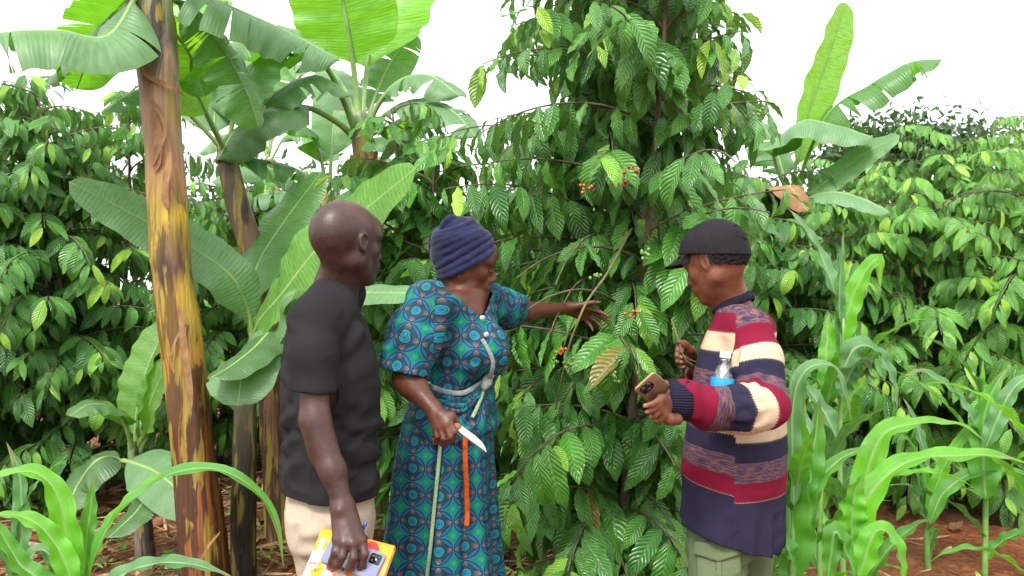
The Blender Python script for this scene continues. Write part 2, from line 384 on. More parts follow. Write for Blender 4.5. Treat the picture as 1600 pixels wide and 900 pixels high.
def coffee_tree(label, base, H, RL, seed, n_br, leaf=(.13, .22), lean=(0, 0), stems=1, hi=False, env=None, mat=None, group=None, keep=None, zmin=.25, young=.12, droop=1.0, name='coffee_tree', step=.055, cherries=0, taper=.62, hang=(.35, 1.5)):
    rs = np.random.RandomState(seed); base = np.asarray(base, float)
    wood = MB(); pos, dd, nn, sc, lv = [], [], [], [], []; cher = []
    for si in range(stems):
        az0 = rs.rand() * 6.28; spread = 0 if stems == 1 else .10 + .12 * rs.rand()
        top = base + V3(lean[0] + 2.2 * spread * math.cos(az0), lean[1] + 2.2 * spread * math.sin(az0), H * (1 - .12 * rs.rand() * (si > 0)))
        mid = base * .45 + top * .55 + V3(rs.uniform(-.06, .06), rs.uniform(-.06, .06), 0) + V3(spread * math.cos(az0) * .5, spread * math.sin(az0) * .5, 0)
        st = base + V3(.05 * math.cos(az0), .05 * math.sin(az0), -.02) * (stems > 1)
        C = spline([st, mid, top], 26)
        wood.add(*tube(C, np.linspace(.026, .006, 26), 7))
        nb = n_br // stems
        for b in range(nb):
            f = (b + rs.rand()) / nb; z = zmin + (H - zmin - .02) * f
            p0 = C[np.argmin(np.abs(C[:, 2] - base[2] - z * (top[2] - base[2]) / H))].copy()
            az = az0 + b * 2.4 + rs.uniform(-.5, .5)
            Ln = RL * (1 - taper * f ** 2.2) * rs.uniform(.6, 1.12) * (.75 + .5 * min(1, f * 3))
            e0 = rs.uniform(.25, .8) + .25 * f; e1 = -rs.uniform(.35, 1.0) * droop + .35 * f
            nst = max(4, int(Ln / step)); pp = [p0]; az_ = az
            for q in range(nst):
                e = e0 + (e1 - e0) * (q / nst) ** .8; az_ += rs.uniform(-.06, .06)
                pp.append(pp[-1] + step * V3(math.cos(az_) * math.cos(e), math.sin(az_) * math.cos(e), math.sin(e)))
            pp = np.array(pp)
            if env is not None:
                bad = np.where(~env(pp))[0]
                if len(bad): nst = bad[0] - 1; pp = pp[:max(nst + 1, 1)]
                if nst < 3: continue
            wood.add(*tube(pp, np.linspace(.0075, .0025, len(pp)), 5, cap=False))
            fw = nrm(np.gradient(pp, axis=0)); sd = nrm(np.cross(fw, (0, 0, 1)))
            lo = max(1, int(nst * .22))
            for q in range(lo, nst + 1):
                tipf = q / nst
                for sg in (-1, 1):
                    if rs.rand() < .10: continue
                    g = rs.uniform(*hang) * droop
                    d = sg * sd[q] * rs.uniform(.55, 1.0) + fw[q] * rs.uniform(.25, .8) + V3(0, 0, -g) + rs.normal(0, .12, 3)
                    out = V3(math.cos(az_), math.sin(az_), 0)
                    n_ = V3(0, 0, 1) + out * rs.uniform(.3, .8) + rs.normal(0, .22, 3)
                    pos.append(pp[q] + sg * sd[q] * .012); dd.append(d); nn.append(n_)
                    y = tipf > .86 and rs.rand() < .75
                    sc.append(rs.uniform(*leaf) * (1.14 - .26 * f) * (1.0 if tipf < .86 else rs.uniform(.55, .9)))
                    lv.append(np.clip((rs.uniform(.62, 1.0) if y and rs.rand() < young * 5 else rs.beta(2, 2.6) * .7) + .1 * (f - .5), 0, 1))
                if cherries and rs.rand() < .08 and tipf < .8: cher.append(pp[q] - V3(0, 0, .012))
    pos = np.array(pos); dd = np.array(dd); nn = np.array(nn); sc = np.array(sc); lv = np.array(lv)
    if keep is not None:
        k = keep(pos, nrm(dd), sc); pos, dd, nn, sc, lv = pos[k], dd[k], nn[k], sc[k], lv[k]
    root = thing(name, label, 'coffee tree', base, group)
    wood.build('trunk', M_WOOD, root)
    V, F, uv, la = scatter_leaves(pos, dd, nn, sc, lv, LT_HI if hi else LT_LO, seed)
    obj('crown', V, F, mat or M_COF, root, uv=uv, attrs={'lv': la})
    return root, cher
# ---------------------------------------------------------------- banana
def blade(C, up, width, a0, curl, tears, seed, prof='banana', ns=5, wob=.0, thick_mid=.012, petiole=0.0):
    """blade halves along midrib C. up: the side the upper face looks to; a0: angle of the halves above flat (rad); curl: how far they roll down"""
    rs = np.random.RandomState(seed); n = len(C)
    T = nrm(np.gradient(C, axis=0)); up = np.asarray(up, float)
    up = np.broadcast_to(up, C.shape); Nn = nrm(up - T * (up * T).sum(1, keepdims=True)); S = np.cross(T, Nn)
    t = np.linspace(0, 1, n); tb = np.clip((t - petiole) / (1 - petiole), 0, 1)
    if prof == 'banana': wd = np.clip(tb * 7, 0, 1) ** .6 * np.clip(1 - tb ** 7, 0, 1) ** .5 * (.86 + .14 * np.sin(np.pi * tb))
    else: wd = np.clip(.45 + tb * 3.2, 0, 1) * np.clip(1 - tb ** 2.6, 0, 1)
    wd = wd * width / 2; wd[tb <= 0] = 0
    Vs, Fs, uvs = [], [], []; off = 0
    i0 = int(np.argmax(tb > 0)) - 1 if petiole > 0 else 0; i0 = max(i0, 0)
    for sg in (-1, 1):
        cuts = sorted(set([i0, n - 1] + list(rs.choice(np.arange(i0 + 3, n - 3), min(tears, max(0, n - i0 - 7)), replace=False)))) if tears else [i0, n - 1]
        for a, b in zip(cuts[:-1], cuts[1:]):
            ex = rs.normal(0, .28) if tears else 0.0; fw = rs.normal(0, .10) if tears else 0
            idx = np.arange(a, b + 1); m = len(idx)
            u = np.linspace(0, 1, ns + 1); rows = []
            loc = np.linspace(-1, 1, m)
            for q, i in enumerate(idx):
                ph = wob * math.sin(i * 1.1 + sg + seed) + wob * .7 * math.sin(i * .43 + 2 * sg + seed * 2)
                ang = a0 + ex * .5 + ph - (curl + ex) * u * (1 + .4 * ph)
                ds = wd[i] / ns; c = np.cos(ang); s_ = np.sin(ang)
                x = np.concatenate([[0], np.cumsum(c[1:] * ds)]); z = np.concatenate([[0], np.cumsum(s_[1:] * ds)])
                gap = -loc[q] * (.018 if tears else 0) * u ** 1.5 * (wd[i] / (width / 2 + 1e-6))
                rows.append(C[i] + sg * S[i] * x[:, None] + Nn[i] * z[:, None] + T[i] * (gap + fw * u * wd[i] + .10 * u * wd[i])[:, None])
            V = np.concatenate(rows); F = grid_faces(ns + 1, m, off)
            if sg > 0: F = F[:, ::-1]
            Vs.append(V); Fs.append(F)
            uvs.append(np.stack([np.tile(.5 + sg * u / 2, m), np.repeat(t[idx], ns + 1)], 1)); off += len(V)
    return np.concatenate(Vs), np.concatenate(Fs), np.concatenate(uvs)
def banana_leaf(root, pts, width, up=(0, 0, 1), a0=.25, curl=.9, tears=0, mat=None, seed=0, petiole=.0, rib=.016, n=44, wob=.06, ns=7):
    C = spline(pts, n)
    mat = mat or M_BAN
    V, F, uv = blade(C, up, width, a0, curl, tears, seed, petiole=petiole, wob=wob, ns=ns)
    lf = obj('leaf', V, F, mat, root, uv=uv)
    T = nrm(np.gradient(C, axis=0)); u_ = np.broadcast_to(np.asarray(up, float), C.shape); Nn = nrm(u_ - T * (u_ * T).sum(1, keepdims=True))
    r = np.linspace(rib, rib * .18, n)
    tv, tf, tu = tube(C - Nn * (r * .55)[:, None], r, 7)
    obj('midrib', tv, [list(f) for f in tf], M_RIB if petiole < .12 else M_PET, lf, uv=tu)
    return lf
def lump_tube(C, rad, sides=26, amp=.05, seed=0, sheath=3):
    C = np.asarray(C, float); n = len(C); V, F, uv = tube(C, rad, sides, cap=True)
    V = V.reshape(n, sides, 3); ctr = C[:, None]
    th = np.linspace(0, 2 * np.pi, sides, endpoint=False)[None]; z = np.linspace(0, 1, n)[:, None]
    k = 1 + amp * .6 * np.sin(3 * th + 2.5 * z + seed) + amp * vnoise(np.stack([np.cos(th) * 2 + 0 * z, np.sin(th) * 2 + 0 * z, z * 14 + 0 * th], -1) + seed)
    saw = ((th / (2 * np.pi) * sheath + z * 1.3 + seed) % 1.0); k = k + amp * 1.3 * (saw - .5)
    V = ctr + (V - ctr) * k[..., None]
    return V.reshape(-1, 3), F, uv
# ---------------------------------------------------------------- maize
def maize_leaf(root, pts, width, up=(0, 0, 1), mat=None, seed=0, a0=.55, curl=.35, wob=.24, n=34):
    C = spline(pts, n); rs = np.random.RandomState(seed)
    V, F, uv = blade(C, up, width, a0, curl, 0, seed, prof='maize', ns=4, wob=wob)
    return obj('leaf', V, F, mat or M_MZ, root, uv=uv)
def maize_plant(label, base, H, seed, nleaf=8, L=.75, wdt=.075, az0=None, leaves=(), group='young maize plants', mats=None, lean=(0, 0)):
    rs = np.random.RandomState(seed); base = np.asarray(base, float)
    root = thing('maize_plant', label, 'maize plant', base, group)
    top = base + V3(lean[0], lean[1], H)
    C = spline([base - V3(0, 0, .02), base * .5 + top * .5 + V3(rs.uniform(-.02, .02), 0, 0), top], 18)
    tv, tf, tu = tube(C, np.linspace(.017, .008, 18), 9); obj('stalk', tv, tf, M_MZ_S, root, uv=tu)
    mats = mats or [M_MZ, M_MZ_B, M_MZ, M_MZ_G]
    az = rs.rand() * 6.28 if az0 is None else az0
    for k in range(nleaf):
        f = .12 + .85 * k / max(1, nleaf - 1); p0 = C[int(f * 17)]
        a = az + k * math.pi + rs.uniform(-.5, .5); ln = L * rs.uniform(.75, 1.1) * (.7 + .6 * f * (1.35 - f))
        e = .85 + .5 * f + rs.uniform(-.15, .15); p = [p0]; q = 9; drop = rs.uniform(1.1, 2.1) * (1 - .45 * f)
        for i in range(q):
            ee = e - drop * (i / q) ** 1.25
            p.append(p[-1] + ln / q * V3(math.cos(a) * math.cos(ee), math.sin(a) * math.cos(ee), math.sin(ee)))
        maize_leaf(root, p, wdt * rs.uniform(.9, 1.35), (-.3 * math.cos(a), -.3 * math.sin(a), 1), mats[rs.randint(len(mats))], seed * 31 + k)
    for i, (pts, wd, mt, up) in enumerate(leaves):
        maize_leaf(root, pts, wd, up, mt, seed * 17 + i)
    return root, C
# ---------------------------------------------------------------- ground
def G(px, py):
    d = HC * FPX / (py - 450); return V3((px - 800) / FPX * d, d, 0)
n = N('red garden soil'); c = n.coord()
a = n.noise(c, 3.0, 5, .6); b = n.noise(c, 26, 5, .65); e = n.noise(c, .8, 3)
col = n.ramp(a, [(.3, (.14, .045, .018)), (.7, (.34, .115, .045))])
col = n.mix(n.ramp(b, [(.42, .0), (.62, .7)]), col, (.05, .022, .015))
col = n.mix(n.ramp(e, [(.45, 0), (.65, .45)]), col, (.10, .075, .045))
M_SOIL = n.done(n.bsdf(col, .95, .15, n.bump(n.m_('ADD', a, n.m_('MULTIPLY', b, .5)), .9, .05)))
gx = np.concatenate([np.linspace(-400, -9, 10), np.linspace(-8, 8, 161), np.linspace(9, 400, 10)])
gy = np.concatenate([np.linspace(-60, -1, 5), np.linspace(0, 14, 141), np.linspace(15, 600, 12)])
X, Y = np.meshgrid(gx, gy)
def ground_h(x, y):
    p = np.stack([np.asarray(x, float), np.asarray(y, float), 0 * np.asarray(x, float)], -1)
    near = np.clip((12 - np.abs(p[..., 1] - 4)) / 6, 0, 1) * np.clip((8 - np.abs(p[..., 0])) / 3, 0, 1)
    far = np.clip((p[..., 1] - 5.0) / 6, 0, 1)
    return near * (.05 * fbm(p * 1.1, 3) + .02 * vnoise(p * 6)) + .0 * far
Z = ground_h(X, Y)
g = obj('ground', np.stack([X, Y, Z], -1).reshape(-1, 3), grid_faces(len(gx), len(gy)), M_SOIL)
tag(g, 'red brown garden soil under the plants', 'ground', kind='structure')
# straw and leaf litter
n = N('straw litter'); lv = n.attr('lv')
M_STRAW = n.done(n.bsdf(n.mix(1.0, n.ramp(lv, [(0, (.10, .05, .025)), (.4, (.22, .13, .065)), (.75, (.36, .25, .14)), (1, (.50, .40, .27))]), n.ramp(n.noise(n.coord(), 40, 3), [(.3, .6), (.7, 1.3)]), 'MULTIPLY'), .8, .2))
rs = np.random.RandomState(3)
def strips(nq, xr, yr, ln, wd, seed, zoff=.012):
    rs = np.random.RandomState(seed)
    x = rs.uniform(*xr, nq); y = rs.uniform(*yr, nq); L = rs.uniform(*ln, nq); W = rs.uniform(*wd, nq); az = rs.uniform(0, 6.28, nq)
    tilt = rs.normal(0, .16, nq); k = 5; t = np.linspace(-.5, .5, k)
    bend = rs.normal(0, .25, nq); tw = rs.normal(0, .5, nq)
    dx, dy = np.cos(az), np.sin(az)
    cx = x[:, None] + L[:, None] * t * dx[:, None] - bend[:, None] * L[:, None] * (t ** 2) * dy[:, None]
    cy = y[:, None] + L[:, None] * t * dy[:, None] + bend[:, None] * L[:, None] * (t ** 2) * dx[:, None]
    cz = ground_h(cx, cy) + zoff + rs.uniform(0, .035, nq)[:, None] + L[:, None] * t * tilt[:, None]
    wv = W[:, None] / 2 * (1 - (2 * np.abs(t)) ** 3 * .8)
    sx = -dy[:, None] * wv; sy = dx[:, None] * wv; sz = np.sin(tw[:, None] + t * 2) * wv
    A = np.stack([np.stack([cx - sx, cy - sy, cz - sz], -1), np.stack([cx + sx, cy + sy, cz + sz], -1)], 2)
    V = A.reshape(-1, 3); F = grid_faces(2, k)[None] + (np.arange(nq) * k * 2)[:, None, None]
    return V, F.reshape(-1, 4), np.repeat(rs.beta(1.6, 2.2, nq), 2 * k)
A = strips(9000, (-4.5, 4.5), (1.8, 8), (.08, .45), (.004, .022), 1); B = strips(1500, (-4.5, 4.5), (1.8, 8), (.08, .2), (.03, .075), 2)
V = np.concatenate([A[0], B[0]]); F = np.concatenate([A[1], B[1] + len(A[0])]); lvv = np.concatenate([A[2], B[2] * .6])
# less litter on the bare red soil at the right
cen = V.reshape(-1, 10, 3).mean(1); bare = (np.abs(cen[:, 0] - 2.75) < 1.3) & (cen[:, 1] > 4.3) & (cen[:, 1] < 6.4) & (rs.rand(len(cen)) < .93)
vk = np.repeat(~bare, 10); remap = np.cumsum(vk) - 1; F = remap[F[vk[F].all(1)]]; V = V[vk]; lvv = lvv[vk]
tag(obj('leaf_litter', V, F, M_STRAW, None, attrs={'lv': lvv}), 'dry straw and brown fallen leaves strewn over the soil', 'leaf litter', kind='stuff')
# low weeds
pos, dd, nn, sc, lv = [], [], [], [], []
for q in range(420):
    x, y = rs.uniform(-4, 4), rs.uniform(2.6, 7.5)
    if 1.5 < x < 4 and 4.4 < y < 6.2 and rs.rand() < .8: continue
    z = float(ground_h(x, y))
    for k in range(rs.randint(4, 9)):
        a = rs.uniform(0, 6.28); pos.append((x + .02 * math.cos(a), y + .02 * math.sin(a), z + rs.uniform(.01, .09))); dd.append((math.cos(a), math.sin(a), rs.uniform(.1, .9)))
        nn.append((0, 0, 1)); sc.append(rs.uniform(.04, .10)); lv.append(rs.uniform(.2, .95))
V, F, uv, la = scatter_leaves(np.array(pos), np.array(dd), np.array(nn, float), np.array(sc), np.array(lv), LT_LO, 4)
tag(obj('weeds', V, F, M_COF_R, None, uv=uv, attrs={'lv': la}), 'small green weeds sprouting through the litter', 'weeds', kind='stuff')
# ---------------------------------------------------------------- the coffee tree in the middle
ARM_L = [P(757, 470, 2.94), P(822, 487, 3.12), P(886, 482, 3.28), P(940, 495, 3.34)]
def keep_main(pos, d, sc):
    tip = pos + d * sc[:, None]; mid = pos + d * sc[:, None] * .5
    ok = np.ones(len(pos), bool); tx = 800 + tip[:, 0] / tip[:, 1] * FPX; ty = 450 - (tip[:, 2] - HC) / tip[:, 1] * FPX; ok &= ~((tx < 668) & (ty > 225) & (ty < 470))
    for p in (pos, mid, tip):
        px = 800 + p[:, 0] / p[:, 1] * FPX; py = 450 - (p[:, 2] - HC) / p[:, 1] * FPX
        ok &= p[:, 1] > 2.86
        ok &= ~((px < 790) & (p[:, 1] < 3.12)); ok &= ~((px > 1040) & (py > 300) & (p[:, 1] < 3.05))
        for a, b in zip(ARM_L[:-1], ARM_L[1:]): ok &= seg_dist(p, a, b) > .085
        ok &= ~((px > 800) & (px < 945) & (py > 440) & (py < 540) & (p[:, 1] < 3.5))      # the reach of the woman's arm stays open
        ok &= ~((px > 1035) & (px < 1095) & (py > 510) & (py < 590) & (p[:, 1] < 2.95))
        ok &= ~((px > 960) & (px < 1100) & (py > 560) & (py < 670) & (p[:, 1] < 3.0))
    return ok
def env_main(p):
    px = 800 + p[:, 0] / p[:, 1] * FPX; py = 450 - (p[:, 2] - HC) / p[:, 1] * FPX; j = 14 * np.sin(py * .05) + 10 * np.sin(py * .021 + 1)
    return (px > np.interp(py, [-200, 0, 100, 150, 215, 300, 480, 600, 900], [800, 775, 765, 735, 690, 665, 690, 790, 790]) + j) & (px < np.interp(py, [-200, 0, 100, 200, 300, 420, 560, 900], [1095, 1125, 1170, 1215, 1215, 1180, 1080, 1075]) + j)
main_tree, cher = coffee_tree('tall coffee tree with long ribbed hanging leaves in the middle of the photo', V3(.42, 3.85, 0), 3.4, .92, 11, 245, leaf=(.13, .245),
            stems=4, hi=True, env=env_main, keep=keep_main, zmin=.15, young=.10, cherries=1, step=.066, taper=.26, hang=(.55, 1.9))
# ---------------------------------------------------------------- coffee bushes around
LB = 'coffee trees around the clearing'
def bush(label, px, d, H, RL, seed, n_br=120, mat=None, leaf=(.13, .22), stems=3, **kw):
    return coffee_tree(label, V3((px - 800) / FPX * d, d, 0), H, RL, seed, n_br, leaf=leaf, stems=stems, mat=mat, group=LB, **kw)
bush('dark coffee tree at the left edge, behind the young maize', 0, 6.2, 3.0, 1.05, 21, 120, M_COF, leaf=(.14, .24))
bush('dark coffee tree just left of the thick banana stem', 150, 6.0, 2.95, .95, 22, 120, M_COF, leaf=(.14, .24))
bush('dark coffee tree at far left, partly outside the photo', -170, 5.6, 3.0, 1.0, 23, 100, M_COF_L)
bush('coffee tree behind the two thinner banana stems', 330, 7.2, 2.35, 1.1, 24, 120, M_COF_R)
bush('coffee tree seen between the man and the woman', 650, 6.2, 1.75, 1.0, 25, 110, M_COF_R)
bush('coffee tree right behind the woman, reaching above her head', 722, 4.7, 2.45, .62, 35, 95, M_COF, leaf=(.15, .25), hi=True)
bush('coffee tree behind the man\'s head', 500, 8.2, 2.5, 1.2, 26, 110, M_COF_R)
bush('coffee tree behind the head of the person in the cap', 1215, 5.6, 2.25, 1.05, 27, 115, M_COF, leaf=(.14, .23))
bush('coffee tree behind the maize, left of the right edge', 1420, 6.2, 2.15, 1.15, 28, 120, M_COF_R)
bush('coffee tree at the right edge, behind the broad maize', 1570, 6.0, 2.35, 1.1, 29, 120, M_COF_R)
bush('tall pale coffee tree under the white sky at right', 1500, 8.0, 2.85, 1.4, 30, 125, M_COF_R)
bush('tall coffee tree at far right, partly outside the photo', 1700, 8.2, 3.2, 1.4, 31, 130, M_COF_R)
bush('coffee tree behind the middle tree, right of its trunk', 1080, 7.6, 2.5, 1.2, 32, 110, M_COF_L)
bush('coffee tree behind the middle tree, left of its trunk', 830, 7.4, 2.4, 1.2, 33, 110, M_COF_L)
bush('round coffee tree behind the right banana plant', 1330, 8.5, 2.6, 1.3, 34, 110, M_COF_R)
# far broadleaf tree at right and dark tree line
def m_far(name, a, b):
    n = N(name); return n.leafy(n.mix(n.attr('lv'), a, b), n.mix(n.attr('lv'), (.05, .16, .02), (.14, .30, .04)), .5, .25)
M_FAR = m_far('far tree leaf', (.012, .040, .014), (.045, .10, .028))
def far_tree(label, px, d, H, Rc, seed, nl=5200, ls=.16):
    rs = np.random.RandomState(seed); base = V3((px - 800) / FPX * d, d, 0)
    root = thing('broadleaf_tree', label, 'tree', base, 'trees beyond the garden')
    mb = MB(); cl = []
    C = spline([base, base + V3(.1, 0, H * .35), base + V3(-.1, .1, H * .62)], 12); mb.add(*tube(C, np.linspace(.2, .11, 12), 9))
    for k in range(13):
        a = rs.rand() * 6.28; e = rs.uniform(.1, 1.3); r = Rc * rs.uniform(.45, .9)
        q = base + V3(0, 0, H * .68) + r * V3(math.cos(a) * math.cos(e), math.sin(a) * math.cos(e), .55 * math.sin(e)); cl.append((q, Rc * rs.uniform(.28, .42)))
        s0 = C[rs.randint(6, 12)]; D = spline([s0, (s0 + q) / 2 + V3(0, 0, .15), q], 8); mb.add(*tube(D, np.linspace(.07, .015, 8), 6))
    mb.build('trunk', M_WOOD, root)
    pos = np.concatenate([c + rs.normal(0, 1, (nl // 13, 3)) * r * np.array([.62, .62, .42]) for c, r in cl])
    n_ = nrm(rs.normal(0, 1, pos.shape) + (0, 0, .9)); d_ = rs.normal(0, 1, pos.shape)
    V, F, uv, la = scatter_leaves(pos, d_, n_, np.full(len(pos), ls) * rs.uniform(.7, 1.3, len(pos)), rs.rand(len(pos)), [leaf_template(2, 4, .6, .3, 0, 1)], seed)
    obj('crown', V, F, M_FAR, root, uv=uv, attrs={'lv': la})
far_tree('dark rounded tree rising behind the coffee at right', 1420, 15, 5.15, 1.6, 41)
far_tree('spreading tree far beyond the garden at right', 1560, 19, 3.9, 2.2, 42, 4200, .2)
far_tree('low dark tree far behind the banana stems', 420, 17, 3.2, 2.6, 43, 4200, .2)
far_tree('low dark tree far behind the middle coffee tree', 950, 18, 3.6, 2.8, 44, 4200, .2)
far_tree('dark tree far behind the left coffee trees', 60, 17, 3.8, 2.6, 45, 4200, .2)
far_tree('low tree far behind the woman', 690, 18, 3.0, 2.4, 46, 3600, .2)
far_tree('low tree far behind the right banana plant', 1240, 17, 3.2, 2.4, 47, 3600, .2)
# ---------------------------------------------------------------- bananas
GB = 'banana plants in the garden'
def px_path(lst, d):
    return [P(*(q if len(q) == 3 else (*q, d))) for q in lst]
def banana_plant(label, path, d, rads, mat, seed, group=GB, sides=26, amp=.05):
    C0 = np.array(px_path(path, d)); base = C0[-1].copy()
    dirv = nrm(C0[-1] - C0[-2]); foot = C0[-1] + dirv * ((C0[-1][2] + .03) / max(1e-3, -dirv[2])) if C0[-1][2] > .03 else C0[-1]
    pts = np.vstack([foot[None], C0[::-1]]) if C0[-1][2] > .03 else C0[::-1]
    rr = np.array(([rads[-1] * 1.12] if C0[-1][2] > .03 else []) + list(rads[::-1]))
    n = 70; C = spline(pts, n)
    s0 = np.concatenate([[0], np.cumsum(np.linalg.norm(np.diff(pts, axis=0), axis=1))]); r = np.interp(np.linspace(0, s0[-1], n), s0, rr)
    root = thing('banana_plant', label, 'banana plant', (foot[0], foot[1], 0), group)
    V, F, uv = lump_tube(C, r, sides, amp, seed)
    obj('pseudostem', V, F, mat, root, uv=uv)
    return root, C, r
def LF(root, path, d, wpx, **kw):
    """a leaf whose midrib runs through photo pixels; width in photo pixels"""
    pts = px_path(path, d); return banana_leaf(root, pts, wpx / FPX * d, **kw)
UPC = (0, -1, .35)      # upper face turned to the viewer
# the thick ripe stem in front
b1, C1, r1 = banana_plant('banana plant with thick mottled brown and yellow stem in front', [(232, -70), (236, 0), (246, 100), (256, 230), (268, 400), (284, 520), (298, 650), (310, 780), (321, 900)], 3.9,
                      [.098, .098, .094, .080, .090, .090, .092, .098, .106], M_PS1, 1.7, sides=40, amp=.085)
LF(b1, [(245, -20, 3.9), (225, -30, 3.85), (170, 55, 3.7), (90, 48, 3.6), (0, 52, 3.5), (-100, 80, 3.4), (-190, 130, 3.3)], 3.6, 185, up=(0, -.5, 1), a0=.05, curl=1.0, tears=9, mat=M_BAN_G, seed=1, petiole=.16)
LF(b1, [(240, -20, 3.9), (275, -30, 4.0), (350, 5, 4.0), (440, 45, 4.1), (530, 92, 4.1)], 4.0, 150, up=(.1, -.5, 1), a0=.1, curl=1.2, tears=7, mat=M_BAN_G, seed=2, petiole=.12)
LF(b1, [(240, -10, 3.9), (268, 40, 4.2), (300, 90, 4.5), (322, 150, 4.6)], 4.5, 105, up=(.3, -.7, .7), a0=.3, curl=.5, mat=M_BAN_B, seed=3, petiole=.18)
LF(b1, [(225, -20, 3.9), (190, 10, 4.2), (150, 60, 4.6), (120, 140, 4.9)], 4.5, 120, up=(-.3, .5, .8), a0=.3, curl=.7, mat=M_BAN, seed=4, petiole=.15, tears=3)
LF(b1, [(240, -40, 3.9), (330, -120, 3.7), (430, -110, 3.5), (520, -40, 3.4)], 3.5, 160, up=(0, -.2, 1), a0=.1, curl=.9, tears=6, mat=M_BAN, seed=5, petiole=.1)
LF(b1, [(232, -40, 3.9), (130, -160, 3.7), (20, -160, 3.6), (-80, -90, 3.4)], 3.5, 170, up=(0, -.2, 1), a0=.1, curl=.9, tears=6, mat=M_BAN, seed=6, petiole=.1)
LF(b1, [(246, -15, 3.9), (292, 10, 4.0), (345, 70, 4.1), (385, 140, 4.15), (405, 200, 4.2)], 4.1, 120, up=(.5, -.5, .6), a0=.1, curl=.9, tears=8, mat=M_BAN, seed=7, petiole=.12)
LF(b1, [(228, -15, 3.9), (180, 20, 4.1), (120, 75, 4.3), (70, 135, 4.4)], 4.3, 95, up=(-.3, -.5, .8), a0=.1, curl=1.0, tears=7, mat=M_BAN_D, seed=8, petiole=.12)
# dry sheath flaps on the thick stem
for q, (pts, wd) in enumerate(([[(238, 262, 3.80), (246, 240, 3.795), (258, 205, 3.79), (248, 172, 3.80), (230, 150, 3.82)], .018], [[(290, 152, 3.85), (272, 138, 3.80), (250, 128, 3.795), (225, 112, 3.81), (208, 60, 3.84)], .022],
                          [[(242, 270, 3.81), (248, 235, 3.80), (246, 200, 3.80), (238, 170, 3.81)], .042], [[(300, 500, 3.80), (280, 520, 3.79), (266, 560, 3.79), (272, 585, 3.80)], .012], [[(345, 830, 3.74), (322, 858, 3.73), (308, 890, 3.73)], .012], [[(262, 330, 3.80), (258, 300, 3.79), (262, 265, 3.795), (266, 235, 3.80)], .034], [[(300, 640, 3.78), (296, 600, 3.775), (288, 540, 3.78), (280, 470, 3.785)], .03])):
    C = spline(px_path(pts, 3.8), 16); V, F, uv = blade(C, (0, -1, .1), wd, -.1, -.35, 0, q, ns=3, wob=.15)
    obj('dry_sheath', V, F, M_DRY, b1, uv=uv)
# second stem (brown, leaning) behind
b2, C2, r2 = banana_plant('banana plant with slender brown leaning stem behind the thick one', [(352, 228), (360, 275), (375, 330), (392, 385), (408, 450), (420, 560), (430, 700), (436, 800)], 5.0,
                      [.050, .062, .066, .068, .070, .075, .080, .084], M_PS2, 3.2)
LF(b2, [(356, 240, 5.0), (330, 190, 4.8), (300, 120, 4.6), (310, 50, 4.5), (360, 15, 4.4)], 4.6, 120, up=(.4, -.7, .5), a0=.2, curl=.5, mat=M_BAN_B, seed=16, petiole=.3)
LF(b2, [(358, 240, 5.0), (390, 190, 5.1), (440, 140, 5.2), (500, 120, 5.3), (550, 150, 5.4)], 5.2, 105, up=(0, -.4, 1), a0=.1, curl=.9, mat=M_BAN_G, seed=17, petiole=.25, tears=3)
LF(b2, [(352, 235, 5.0), (318, 170, 5.0), (285, 95, 5.1), (262, 40, 5.2), (250, -40, 5.2)], 5.1, 85, up=(-.6, -.4, .6), a0=.3, curl=.6, mat=M_BAN_B, seed=11, petiole=.4)
LF(b2, [(352, 235, 5.0), (300, 180, 4.9), (262, 150, 4.8), (215, 140, 4.7), (160, 175, 4.6)], 4.8, 110, up=(0, -.2, 1), a0=.2, curl=.9, mat=M_BAN, seed=12, petiole=.35, tears=3)
LF(b2, [(356, 235, 5.0), (362, 190, 5.0), (385, 120, 5.1), (425, 70, 5.2), (470, 60, 5.2)], 5.1, 135, up=(-.3, -.6, .6), a0=.2, curl=.5, mat=M_BAN_G, seed=13, petiole=.2)
LF(b2, [(350, 240, 5.0), (335, 190, 5.1), (345, 130, 5.3), (330, 80, 5.4)], 5.2, 110, up=(.2, -.8, .5), a0=.2, curl=.4, mat=M_BAN_G, seed=14, petiole=.2)
LF(b2, [(360, 245, 5.0), (410, 250, 5.1), (460, 262, 5.2), (500, 290, 5.3)], 5.2, 90, up=(0, -.4, 1), a0=.1, curl=1.2, mat=M_BAN, seed=15, petiole=.1, tears=5)
# third stem with the big crown in the sky
b3, C3, r3 = banana_plant('banana plant with the tall open crown behind the man', [(560, 175), (565, 215), (572, 265), (580, 330), (586, 420), (590, 520), (594, 640), (597, 790)], 5.6,
                      [.055, .068, .072, .074, .078, .080, .085, .09], M_PS2, 6.4)
LF(b3, [(562, 200, 5.6), (556, 130, 5.6), (545, 50, 5.5), (528, -30, 5.4), (505, -90, 5.2)], 5.5, 175, up=(.15, .9, .4), a0=.3, curl=.55, mat=M_BAN_B, seed=21, petiole=.36, rib=.026)
LF(b3, [(566, 200, 5.6), (572, 130, 5.7), (582, 50, 5.8), (605, -30, 5.9), (650, -80, 6.0)], 5.8, 190, up=(.3, .9, .5), a0=.3, curl=.6, mat=M_BAN_B, seed=22, petiole=.32, rib=.022)
LF(b3, [(558, 208, 5.6), (540, 160, 5.5), (508, 100, 5.3), (450, 62, 5.1), (380, 62, 4.9), (310, 90, 4.7)], 5.1, 120, up=(-.1, -.15, 1), a0=.1, curl=1.1, mat=M_BAN, seed=23, petiole=.33, rib=.024, tears=4)
LF(b3, [(556, 214, 5.6), (530, 190, 5.5), (480, 166, 5.3), (420, 170, 5.1), (370, 200, 5.0), (340, 250, 4.9)], 5.2, 135, up=(-.1, -.2, 1), a0=.1, curl=1.3, mat=M_BAN_D, seed=24, petiole=.36, rib=.024)
